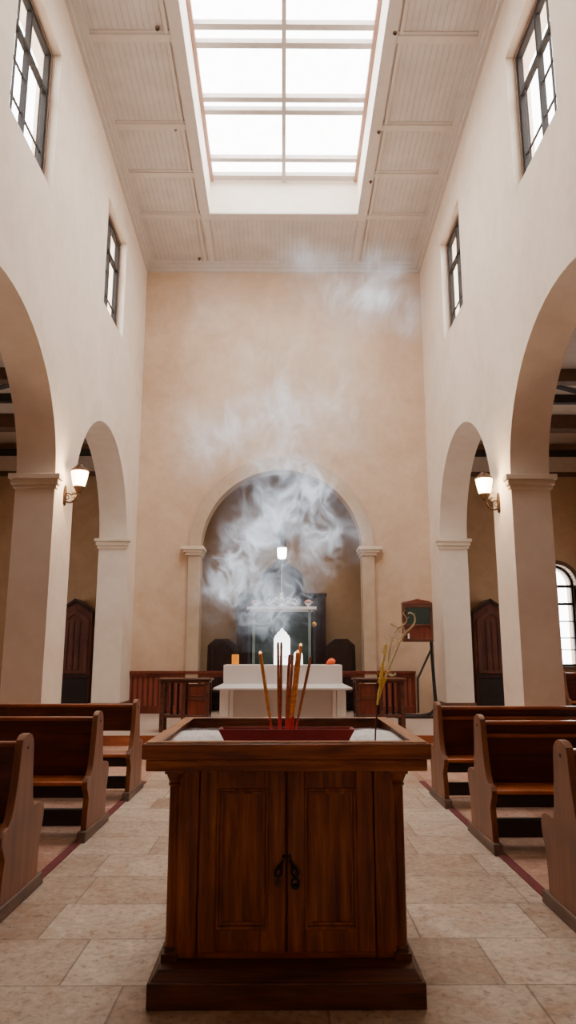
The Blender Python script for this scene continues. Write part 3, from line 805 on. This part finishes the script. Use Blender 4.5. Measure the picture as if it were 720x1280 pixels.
sb.location = (4.75, 12.6, .15); sb.name = 'aisle_bench'; sb['category'] = 'bench'

# ------------------------------------------------------------------ altar
AY = 11.75
al = thing('altar_table', (-.005, AY, .15), 'white stone altar with raised top slab and flared ledge behind the incense cabinet', 'altar')
MB().box(-.95, .95, .05, .75, .68, 1.035).build('top_block', 'marble_white', al, bevel=.008)
m = MB(); m.hexa([(-.97, .03, .64), (.97, .03, .64), (.97, .8, .64), (-.97, .8, .64), (-1.09, -.14, .66), (1.09, -.14, .66), (1.09, .9, .66), (-1.09, .9, .66)])
m.hexa([(-1.09, -.14, .66), (1.09, -.14, .66), (1.09, .9, .66), (-1.09, .9, .66), (-1.09, -.14, .685), (1.09, -.14, .685), (1.09, .9, .685), (-1.09, .9, .685)])
m.hexa([(-1.09, -.14, .685), (1.09, -.14, .685), (1.09, .9, .685), (-1.09, .9, .685), (-.96, .04, .74), (.96, .04, .74), (.96, .8, .74), (-.96, .8, .74)])
m.build('ledge', 'marble_white', al, bevel=.004)
MB().box(-.93, .93, .06, .74, 0, .65).build('body', 'marble_panel', al, bevel=.004)
for s in (-1, 1):
    for w0, w1, y in ((.86, 1.0, .02), (.79, .85, .035)):
        xa, xb = sorted((s*w0, s*w1)); MB().box(xa, xb, y, .76, 0, .645).build('pilaster', 'marble_white', al, bevel=.006)
ztop = 1.185
# things on the altar
o = thing('orange_candle_block', (-.78, AY+.25, ztop), 'small square orange block standing on the left end of the altar', 'candle')
MB().box(-.055, .055, -.055, .055, 0, .165).build('wax_block', 'orange_wax', o, bevel=.008)
MB().tube([(0, 0, .16), (.002, 0, .182)], .004, 6).build('wick', 'pew_dark', o)
o = thing('orange_fruit', (.79, AY+.25, ztop), 'small orange red fruit on the right end of the altar', 'fruit')
MB().ball((0, 0, .052), .062, 3, (1.05, 1, .85)).build('fruit_body', 'orange_fruit', o)
MB().prism([(-.085, .0), (-.02, .0), (-.01, .05), (-.045, .075), (-.085, .05)], [], XZ, -.02, .02).build('peel', 'orange_fruit', o, bevel=.01)
MB().tube([(0, 0, .1), (.006, 0, .115)], .005, 6).build('stalk', 'leaf_green', o)
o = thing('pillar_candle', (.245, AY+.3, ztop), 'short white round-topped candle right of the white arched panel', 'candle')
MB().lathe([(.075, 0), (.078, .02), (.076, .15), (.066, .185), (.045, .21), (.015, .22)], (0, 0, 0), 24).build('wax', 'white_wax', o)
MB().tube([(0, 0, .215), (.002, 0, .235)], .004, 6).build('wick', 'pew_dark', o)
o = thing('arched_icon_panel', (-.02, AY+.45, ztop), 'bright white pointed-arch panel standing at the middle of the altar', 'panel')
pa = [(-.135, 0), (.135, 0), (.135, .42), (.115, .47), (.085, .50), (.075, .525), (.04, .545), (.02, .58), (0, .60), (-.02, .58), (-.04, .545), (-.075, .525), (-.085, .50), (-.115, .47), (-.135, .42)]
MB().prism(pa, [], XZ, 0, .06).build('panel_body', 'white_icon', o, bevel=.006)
for s in (-1, 1):
    MB().tube(smooth_path([(s*.06-.025, -.006, .135), (s*.06, -.01, .125), (s*.06+.025, -.006, .135)], 4), .005, 6).build('hook', 'black_iron', o)

# ------------------------------------------------------------------ shrine behind the altar
SYY = 14.2
sh = thing('shrine_cabinet', (-.03, SYY, .15), 'dark green glossy shrine cabinet with white marble top behind the altar', 'shrine')
MB().box(-.56, .56, .05, .65, 0, 2.06).build('cabinet_body', 'shrine_green', sh, bevel=.006)
for s in (-1, 1):
    xa, xb = sorted((s*.52, s*.57)); MB().box(xa, xb, .02, .66, 0, 2.06).build('corner_strip', 'shrine_edge', sh, bevel=.005)
    xa, xb = sorted((s*.60, s*.66)); MB().box(xa, xb, .1, .62, 0, 2.04).build('side_panel', 'dark_slate', sh, bevel=.005)
MB().prism([(-.17, .9), (.17, .9), (.17, 1.5), (0, 1.72), (-.17, 1.5)], [[(-.14, .93), (.14, .93), (.14, 1.48), (0, 1.67), (-.14, 1.48)]], XZ, .03, .06).build('front_moulding', 'shrine_edge', sh)
m = MB(); m.box(-.68, .68, -.03, .72, 2.06, 2.12); m.box(-.62, .62, .02, .68, 2.02, 2.06); m.build('marble_top', 'marble_white', sh, bevel=.008)
m = MB(); m.lathe([(.03, -.03), (.05, -.015), (.05, .0), (.03, .02)], (.635, .07, 1.78), 16, 'y'); m.ball((.635, .03, 1.78), .035, 2); m.build('brass_knob', 'brass', sh)
# silver candelabrum with tall thin stem
zt = .15+2.12
cd = thing('silver_candelabrum', (-.03, SYY+.3, zt), 'silver candelabrum with spreading leaf branches on the shrine top', 'candelabrum')
m = MB(); m.lathe([(.09, 0), (.085, .02), (.05, .05), (.035, .09), (.05, .12), (.065, .16), (.05, .2), (.03, .22), (.045, .245), (.04, .275), (.02, .3)], (0, 0, 0), 20); m.build('base', 'silver', cd)
m = MB()
for s in (-1, 1):
    m.tube(smooth_path([(s*.03, 0, .05), (s*.12, 0, .13), (s*.2, 0, .1), (s*.27, 0, .06), (s*.31, 0, .1), (s*.29, 0, .14)], 5), .011, 8)
    m.tube(smooth_path([(s*.03, 0, .09), (s*.09, -.02, .18), (s*.15, -.02, .17), (s*.17, 0, .12)], 5), .009, 8)
    for a in range(16):
        x = s*random.uniform(.07, .31); z = max(.02, .15-.25*abs(abs(x)-.12)+random.uniform(-.05, .05))
        m.ball((x, random.uniform(-.03, .03), z), random.uniform(.018, .034), 1, (1, .7, .8))
m.build('leaf_branches', 'silver', cd)
m = MB(); m.tube([(0, 0, .29), (0, 0, .98)], [.011, .007], 8); m.build('stem', 'silver', cd)
for q, lb in ((-.55, 'pink flowers in a small footed bowl on the left end of the shrine top'), (.5, 'pink flowers in a small footed bowl on the right end of the shrine top')):
    fb = thing('flower_bowl', (q, SYY+.3, zt), lb, 'flower bowl', 'flower bowls on the shrine top')
    MB().lathe([(.04, 0), (.03, .012), (.018, .03), (.05, .055), (.07, .085), (.066, .085), (.02, .06)], (0, 0, 0), 20).build('bowl', 'silver', fb)
    m = MB()
    for a in range(14):
        t = a*2.4; r_ = .02+.055*(a/14); m.ball((r_*math.cos(t), r_*math.sin(t), .1+.035*(1-a/14)), .03, 1, (1, 1, .8))
    m.build('blossoms', 'pink_petal', fb)
# hanging lamp over the shrine
PLY = 16.05
pl_z = 3.45
hl = thing('hanging_lamp', (-.03, PLY, pl_z), 'bright white glass lamp under a dark tube hanging above the shrine dome', 'lamp')
MB().lathe([(.05, .0), (.085, .015), (.098, .06), (.105, .16), (.105, .235), (.095, .245)], (0, 0, 0), 24).build('glass_shade', 'altar_lamp_glass', hl)
MB().lathe([(.11, .243), (.11, .262), (.095, .28)], (0, 0, 0), 24).build('shade_cap', 'silver', hl)
MB().lathe([(.085, .28), (.09, .3), (.088, .85), (.06, .92)], (0, 0, 0), 24).build('dark_tube', 'dark_slate', hl)
zs = NS+RI
MB().tube([(0, 0, .9), (0, 0, 2.55)], .009, 6).build('suspension_rod', 'black_iron', hl)

# ------------------------------------------------------------------ dark throne and side chairs in the niche
TY = 16.35
th = thing('wooden_throne', (-.04, TY, .15), 'tall dark wooden reredos with onion-shaped crest inside the niche', 'reredos')
MB().box(-1.0, 1.0, .1, .4, 0, 2.55).build('back_panel', 'dark_wood', th, bevel=.01)
MB().box(-1.03, 1.03, .06, .42, 2.5, 2.57).build('cornice', 'dark_wood', th, bevel=.01)
for s in (-1, 1):
    for a, b in ((.90, 1.0), (.60, .68)):
        xa, xb = sorted((s*a, s*b)); MB().box(xa, xb, .04, .12, 0, 2.5).build('stile', 'dark_wood', th, bevel=.008)
half = [(0.49, 0), (.49, .32), (.485, .40), (.46, .48), (.40, .56), (.30, .64), (.2, .70), (.12, .77), (.075, .84), (.06, .9), (.05, .93), (0, .95)]
og = half+[(-x, z) for x, z in reversed(half[:-1])]
MB().prism([(x, 2.57+z*.93) for x, z in og], [], XZ, .12, .26).build('onion_crest', 'dark_slate', th, bevel=.008)  # slate tone puts the smoke's bluish haze into the dark wood crest
inn = [(x*.82, 2.62+z*.80) for x, z in og]
m = MB(); m.prism([(x*.9, 2.6+z*.86) for x, z in og], [inn], XZ, .09, .13); m.build('crest_moulding', 'dark_wood', th)
for s, lb in ((-1, 'dark wooden chair with sloped back left of the throne in the niche'), (1, 'dark wooden chair with sloped back right of the throne in the niche')):
    ch = thing('niche_chair', (-.04+s*1.30, 15.98, .15), lb, 'chair', 'dark chairs in the niche')
    pr = [(-.36, 0), (.36, 0), (.34, 1.38), (.12, 1.54), (-.18, 1.54), (-.34, 1.40)] if s < 0 else [(-.36, 0), (.36, 0), (.34, 1.40), (.18, 1.54), (-.12, 1.54), (-.34, 1.38)]
    MB().prism(pr, [], XZ, .3, .38).build('backrest', 'dark_wood', ch, bevel=.012)
    MB().prism([(x*.8, .1+z*.86) for x, z in pr], [[(x*.68, .16+z*.8) for x, z in pr]], XZ, .275, .3).build('back_moulding', 'dark_wood', ch)
    MB().box(-.33, .33, -.2, .3, .40, .46).build('seat', 'dark_wood', ch, bevel=.012)
    for a in (-1, 1):
        for yy in (-.17, .24):
            MB().box(a*.29-.03, a*.29+.03, yy-.03, yy+.03, 0, .40).build('leg', 'dark_wood', ch, bevel=.006)
        MB().box(a*.31-.03, a*.31+.03, -.2, .3, .66, .71).build('armrest', 'dark_wood', ch, bevel=.01)
        MB().box(a*.31-.025, a*.31+.025, -.18, -.13, .46, .66).build('arm_post', 'dark_wood', ch, bevel=.006)

# ------------------------------------------------------------------ prayer desks beside the altar
def desk(x, s, lb):
    t = thing('prayer_desk', (x, 11.75, .15), lb, 'prayer desk', 'wooden prayer desks beside the altar')
    m = MB(); m.box(-.42, .42, -.04, .46, .79, .825); m.box(-.39, .39, -.01, .43, .755, .79); m.build('desk_top', 'desk_wood', t, bevel=.008)
    for a in (-.36, -.02 if s < 0 else .02, .36):
        for yy in (.02, .38):
            MB().box(a-.03, a+.03, yy-.025, yy+.025, 0, .76).build('post', 'desk_wood', t, bevel=.006)
    MB().box(-.38, .38, .0, .4, .22, .26).build('lower_shelf', 'desk_wood', t, bevel=.006)
    a, b = sorted((-s*.05, -s*.34))
    MB().box(a, b, .015, .035, .0, .74).build('front_panel', 'red_wood', t, bevel=.004)
    m = MB(); c = (a+b)/2
    for z in (.24, .5):
        m.box(a+.01, b-.01, .003, .016, z-.012, z+.012)
    m.tube(smooth_path([(c+s*.06, .008, .03), (c, .008, .1), (c-s*.04, .008, .2), (c-s*.08, .008, .22)], 5), .012, 6)
    m.prism([(a+.03, .54), (b-.03, .54), (b-.03, .72), (a+.03, .72)], [[(a+.05, .56), (b-.05, .56), (b-.05, .70), (a+.05, .70)]], XZ, .004, .016)
    m.build('carving', 'desk_wood', t, bevel=.003)
    for k2 in (0, 1):
        xx = s*(.13+.1*k2); MB().box(xx-.018, xx+.018, .19, .22, .26, .76).build('slat', 'pew_dark', t)
    return t
desk(-1.56, -1, 'open wooden prayer desk on the platform left of the white altar')
desk(1.54, 1, 'open wooden prayer desk on the platform right of the white altar')

# ------------------------------------------------------------------ hymn board on an iron stand
hb = thing('hymn_board_stand', (2.9, 14.3, .15), 'wooden board case with green panel held on a bent iron stand at right', 'notice board')
xl, xr = -.56, .02
bp_ = [(xl, 1.44), (xr, 1.44), (xr, 2.2), (xr-.06, 2.235), (xr-.2, 2.255), (xl+.3, 2.275), (xl+.16, 2.24), (xl, 2.21)]
cs = MB().prism(bp_, [], XZ, -.1, .06).build('case', 'red_wood', hb, bevel=.012)
m = MB(); m.prism([(xl+.0, 1.44), (xr, 1.44), (xr, 2.19), (xl, 2.19)], [[(xl+.05, 1.5), (xr-.05, 1.5), (xr-.05, 2.1), (xl+.05, 2.1)]], XZ, -.125, -.1); m.build('frame', 'desk_wood', hb, bevel=.006)
MB().box(xl+.07, xr-.05, -.12, -.1, 1.78, 2.1).build('green_panel', 'green_board', hb, bevel=.003)
MB().box(xl+.05, xr-.05, -.13, -.1, 1.745, 1.78).build('ledge', 'desk_wood', hb, bevel=.004)
m = MB(); m.box(xl+.08, xl+.11, -.15, -.12, 1.5, 1.6); m.build('white_tag', 'marble_white', hb)
m = MB(); m.tube(smooth_path([(.0, 0, 1.5), (.01, 0, 1.0), (.03, 0, .5), (.035, 0, .25), (-.02, 0, .12), (-.16, 0, .06), (-.4, 0, .045), (-.72, 0, .06)], 7), [.034]*29+[.03]*21, 8); m.build('post', 'black_iron', hb)
m = MB(); m.prism([(-.75, -.04), (-.5, -.1), (.0, -.1), (.06, .0), (.0, .1), (-.5, .1), (-.75, .04)], [], XY, 0, .05); m.build('foot_plate', 'dark_wood', hb, bevel=.01)
m = MB(); m.tube([(.0, 0, 1.32), (-.29, 0, .74)], .022, 6); m.tube([(-.29, 0, .74), (-.3, 0, .1)], .02, 6); m.build('strut', 'black_iron', hb)

# ------------------------------------------------------------------ pointed cabinets at the ends of the side aisles
for s, lb in ((-1, 'dark pointed-top wooden cabinet at the end of the left side aisle'), (1, 'dark pointed-top wooden cabinet at the end of the right side aisle')):
    cx = s*4.3
    t = thing('pointed_cabinet', (cx, 15.0, .15), lb, 'cabinet', 'pointed cabinets in the side aisles')
    w = .36
    pr = [(-w, 0), (w, 0), (w, 2.04), (0, 2.30), (-w, 2.04)]
    MB().prism(pr, [], XZ, .03, .46).build('cabinet_body', 'confessional_wood', t, bevel=.008)
    MB().prism([(-w-.03, 2.0), (0, 2.27), (w+.03, 2.0), (w+.03, 2.06), (0, 2.34), (-w-.03, 2.06)], [], XZ, -.03, .46).build('gable_moulding', 'dark_wood', t, bevel=.008)
    i1 = [(-.3, .82), (.3, .82), (.3, 1.90), (0, 2.12), (-.3, 1.90)]
    d = MB().prism(i1, [[(-.24, .88), (.24, .88), (.24, 1.84), (0, 2.02), (-.24, 1.84)]], XZ, .0, .03).build('door', 'confessional_wood', t, bevel=.006)
    m = MB()
    for xx in (-.12, 0, .12): m.box(xx-.012, xx+.012, .018, .03, .88, 1.86)
    m.build('plank_strip', 'dark_wood', d)
    MB().box(-w, w, -.02, .03, .74, .80).build('ledge', 'dark_wood', t, bevel=.006)
    MB().box(-.33, .33, .015, .03, .04, .72).build('lower_panel', 'pew_dark', t, bevel=.006)

# ------------------------------------------------------------------ wall lamps
def sconce(s, y, z, lb):
    t = thing('wall_lamp', (s*W, y, z), lb, 'lamp', 'lit wall lamps on the pillars')
    d = -s   # into the nave
    m = MB(); m.prism([(-.045, -.12), (0, -.15), (.045, -.12), (.045, .09), (0, .16), (-.045, .09)], [], YZ, *sorted((0, d*.025))); m.build('wall_plate', 'bronze', t, bevel=.006)
    X = .21
    m = MB()
    m.tube(smooth_path([(d*.02, 0, -.08), (d*.09, 0, -.1), (d*.16, 0, -.06), (d*.19, 0, .0), (d*X, 0, .05)], 5), .014, 8)
    m.tube(smooth_path([(d*.02, 0, .03), (d*.07, 0, .035), (d*.1, 0, .015), (d*.14, 0, .03), (d*.19, 0, .03)], 5), .010, 8)
    m.tube(smooth_path([(d*.03, 0, -.06), (d*.07, 0, -.04), (d*.06, 0, .0), (d*.03, 0, .01)], 5), .007, 8)
    m.build('scroll_arm', 'bronze', t)
    MB().lathe([(.02, .03), (.035, .05), (.05, .075), (.06, .1), (.085, .13), (.08, .14)], (d*X, 0, 0), 20).build('cup', 'bronze', t)
    MB().lathe([(.078, .135), (.09, .17), (.108, .25), (.122, .33), (.125, .36), (.12, .365)], (d*X, 0, 0), 24).build('glass_shade', 'lamp_glass', t)
    MB().lathe([(.14, .36), (.142, .375), (.09, .42), (.06, .445), (.05, .46), (.018, .47), (.014, .50), (.004, .515)], (d*X, 0, 0), 24).build('cap', 'bronze', t)
    L = bpy.data.lights.new('lamp_glow', 'POINT'); L.energy = 15; L.color = (1, .72, .42); L.shadow_soft_size = .1
    o = bpy.data.objects.new('lamp_glow', L); COL.objects.link(o); o.location = (s*W+d*.36, y-.2, z+.25)
sconce(-1, 10.28, 3.62, 'lit wall lamp with glass shade on the left pillar')
sconce(1, 10.42, 3.55, 'lit wall lamp with glass shade on the right pillar')

# small hooks in the ceiling boards around the skylight
for x, y, lb in ((-1.95, 9.45, 'small dark ceiling hook left of the skylight, nearest the viewer'), (-1.95, 11.4, 'small dark ceiling hook left of the skylight, halfway along'), (-1.95, 15.2, 'small dark ceiling hook near the back left corner of the ceiling'),
                 (1.72, 9.5, 'small dark ceiling hook right of the skylight, nearest the viewer'), (1.72, 11.45, 'small dark ceiling hook right of the skylight, halfway along'), (1.72, 12.7, 'small dark ceiling hook right of the skylight, farthest')):
    h = thing('ceiling_hook', (x, y, zc(y)-.03), lb, 'hook', 'small hooks in the ceiling boards')
    MB().lathe([(.035, -.012), (.035, .01)], (0, 0, 0), 14).build('plate', 'window_wood', h)
    MB().tube([(.018*math.cos(a*PI/6), 0, -.03+.018*math.sin(a*PI/6)) for a in range(12)], .006, 6).build('ring', 'window_metal', h)

# ------------------------------------------------------------------ incense smoke: a drifting volume
def smoke():
    YS = 3.75
    blobs = []   # centre, radius, weight, seen against the room in the photo
    for x, y, r_, w in ((276, 735, 26, 1.0), (298, 712, 28, .9), (318, 680, 32, .9), (345, 655, 34, .85), (357, 612, 32, .75), (345, 580, 26, .35),
                        (390, 640, 34, .75), (420, 655, 28, .75), (405, 690, 26, .5), (345, 768, 34, .5), (350, 730, 36, .42), (395, 605, 26, .4),
                        (330, 535, 62, .42), (255, 535, 46, .34), (400, 500, 60, .34), (350, 440, 60, .2), (285, 385, 50, .12),
                        (425, 345, 44, .45), (470, 360, 38, .75), (495, 385, 30, .6), (385, 315, 36, .3)):
        blobs.append((px(x, y, YS), r_/F*YS*.95, w))
    lo = Vector((-.75, YS-.3, 1.36)); hi = Vector((.8, YS+.3, 3.62))
    o = MB().box(lo.x, hi.x, lo.y, hi.y, lo.z, hi.z)
    m, nt, out = new_mat('smoke_volume')
    tc = nt.nodes.new('ShaderNodeTexCoord')
    L = nt.links.new
    P0 = tc.outputs['Object']
    mp = nt.nodes.new('ShaderNodeMapping'); mp.inputs['Scale'].default_value = (1, .22, 1); L(P0, mp.inputs['Vector'])
    PS = mp.outputs[0]      # sheets of smoke: the field changes slowly along the draught
    def math_(op, a, b=None, c=None):
        n = nt.nodes.new('ShaderNodeMath'); n.operation = op
        for i, v in enumerate((a, b, c)):
            if v is None: continue
            if isinstance(v, (int, float)): n.inputs[i].default_value = v
            else: L(v, n.inputs[i])
        return n.outputs[0]
    def warp(src, scale, amt, detail):
        n = N(nt, 'ShaderNodeTexNoise', Scale=scale, Detail=detail); L(src, n.inputs['Vector'])
        s_ = nt.nodes.new('ShaderNodeVectorMath'); s_.operation = 'SUBTRACT'; s_.inputs[1].default_value = (.5, .5, .5); L(n.outputs['Color'], s_.inputs[0])
        k = nt.nodes.new('ShaderNodeVectorMath'); k.operation = 'SCALE'; k.inputs['Scale'].default_value = amt; L(s_.outputs[0], k.inputs[0])
        a = nt.nodes.new('ShaderNodeVectorMath'); a.operation = 'ADD'; L(src, a.inputs[0]); L(k.outputs[0], a.inputs[1])
        return a.outputs[0]
    Pw = warp(PS, 3.6, .24, 2.)
    Pw2 = warp(Pw, 7., .16, 2.)
    tot = None
    for c, r_, w in blobs:
        d = nt.nodes.new('ShaderNodeVectorMath'); d.operation = 'DISTANCE'; d.inputs[1].default_value = (c.x, c.y*.22, c.z); L(Pw, d.inputs[0])
        q = math_('DIVIDE', d.outputs['Value'], r_)
        g = math_('EXPONENT', math_('MULTIPLY', math_('MULTIPLY', q, q), -1.))
        g = math_('MULTIPLY', g, w)
        tot = g if tot is None else math_('ADD', tot, g)
    def ridged(src, scale, detail, gain):
        n = N(nt, 'ShaderNodeTexNoise', Scale=scale, Detail=detail, Roughness=.55); L(src, n.inputs['Vector'])
        q = math_('SUBTRACT', 1., math_('ABSOLUTE', math_('MULTIPLY_ADD', n.outputs['Fac'], gain, -gain/2)))
        return math_('MAXIMUM', q, 0.)
    fine = math_('POWER', ridged(Pw2, 13., 3., 9.), 1.6)
    coarse = math_('POWER', ridged(Pw, 5.5, 2., 7.), 1.3)
    n2 = N(nt, 'ShaderNodeTexNoise', Scale=4., Detail=4., Roughness=.6); L(Pw2, n2.inputs['Vector'])
    gap = nt.nodes.new('ShaderNodeMapRange'); gap.inputs['From Min'].default_value = .40; gap.inputs['From Max'].default_value = .64
    gap.interpolation_type = 'SMOOTHSTEP'; L(n2.outputs['Fac'], gap.inputs['Value'])
    tex = math_('ADD', math_('MULTIPLY', fine, math_('MULTIPLY_ADD', gap.outputs[0], .85, .25)), math_('MULTIPLY', math_('ADD', coarse, .12), math_('MULTIPLY_ADD', gap.outputs[0], .6, .08)))
    sy = nt.nodes.new('ShaderNodeSeparateXYZ'); L(P0, sy.inputs[0])
    ye = math_('DIVIDE', math_('SUBTRACT', sy.outputs[1], YS), .14)
    ye = math_('EXPONENT', math_('MULTIPLY', math_('MULTIPLY', ye, ye), -1.))
    dens = math_('MULTIPLY', math_('MULTIPLY', tot, ye), tex)
    dens = math_('MULTIPLY', dens, SMOKE_D)
    sc_ = N(nt, 'ShaderNodeVolumeScatter', Anisotropy=0.); sc_.inputs['Color'].default_value = (.86, .92, 1., 1)
    L(dens, sc_.inputs['Density'])
    em = nt.nodes.new('ShaderNodeEmission'); em.inputs['Color'].default_value = (.72, .86, 1., 1); L(math_('MULTIPLY', dens, SMOKE_E), em.inputs['Strength'])  # glow added to the smoke, making up for missing scattered light
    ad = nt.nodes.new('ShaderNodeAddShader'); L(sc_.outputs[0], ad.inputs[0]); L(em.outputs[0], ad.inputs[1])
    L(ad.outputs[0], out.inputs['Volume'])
    try: m.cycles.volume_step_rate = .11
    except Exception: pass
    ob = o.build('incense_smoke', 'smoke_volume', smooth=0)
    tag(ob, 'pale bluish incense smoke drifting in wisps above the cabinet', 'smoke', kind='stuff')
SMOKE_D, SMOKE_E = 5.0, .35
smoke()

# ------------------------------------------------------------------ light
wd = bpy.data.worlds.new('World'); S.world = wd; wd.use_nodes = True
nt = wd.node_tree; nt.nodes.clear()
bg = nt.nodes.new('ShaderNodeBackground'); wo = nt.nodes.new('ShaderNodeOutputWorld')
bg.inputs['Color'].default_value = (1., .985, .97, 1); bg.inputs['Strength'].default_value = 4.6
nt.links.new(bg.outputs[0], wo.inputs[0])
def portal(loc, direction, sx, sy):
    L = bpy.data.lights.new('daylight_portal', 'AREA'); L.shape = 'RECTANGLE'; L.size = sx; L.size_y = sy
    L.cycles.is_portal = True
    o = bpy.data.objects.new('daylight_portal', L); COL.objects.link(o); o.location = loc
    o.rotation_euler = Vector(direction).to_track_quat('-Z', 'Y').to_euler()
ym = (SY0+SY1)/2
portal((0, ym, zc(ym)+SH+.25), (0, -.085, -1), SX*2+.3, (SY1-SY0)+.6)
for s in (-1, 1):
    for a, b, z0, z1 in WINS:
        portal((s*(W+.25), (a+b)/2, (z0+z1)/2), (-s, 0, 0), b-a+.05, z1-z0+.05)
    for y in (10.4, 13.2): portal((s*(AISLE+.42), y, 2.48), (-s, 0, 0), .95, 2.4)  # sky light through the added side windows
portal((5.86, YB+.52, 2.2), (0, -1, 0), .95, 2.3)

# ------------------------------------------------------------------ camera
cam = bpy.data.cameras.new('camera'); co = bpy.data.objects.new('camera', cam); COL.objects.link(co)
M = Matrix((RT, UP, -FW)).transposed().to_4x4(); M.translation = Vector((0, 0, HC)); co.matrix_world = M
cam.sensor_fit = 'VERTICAL'; cam.sensor_height = 36.; cam.lens = F/1280*36; cam.clip_start = .05; cam.clip_end = 200
S.camera = co
S.view_settings.view_transform = 'AgX'; S.view_settings.look = 'None'; S.view_settings.exposure = 1.78
S.cycles.max_bounces = 8; S.cycles.adaptive_threshold = .025; S.cycles.diffuse_bounces = 6; S.cycles.volume_bounces = 1; S.cycles.transparent_max_bounces = 16
S.cycles.use_denoising = True
S.cycles.sample_clamp_indirect = 6.
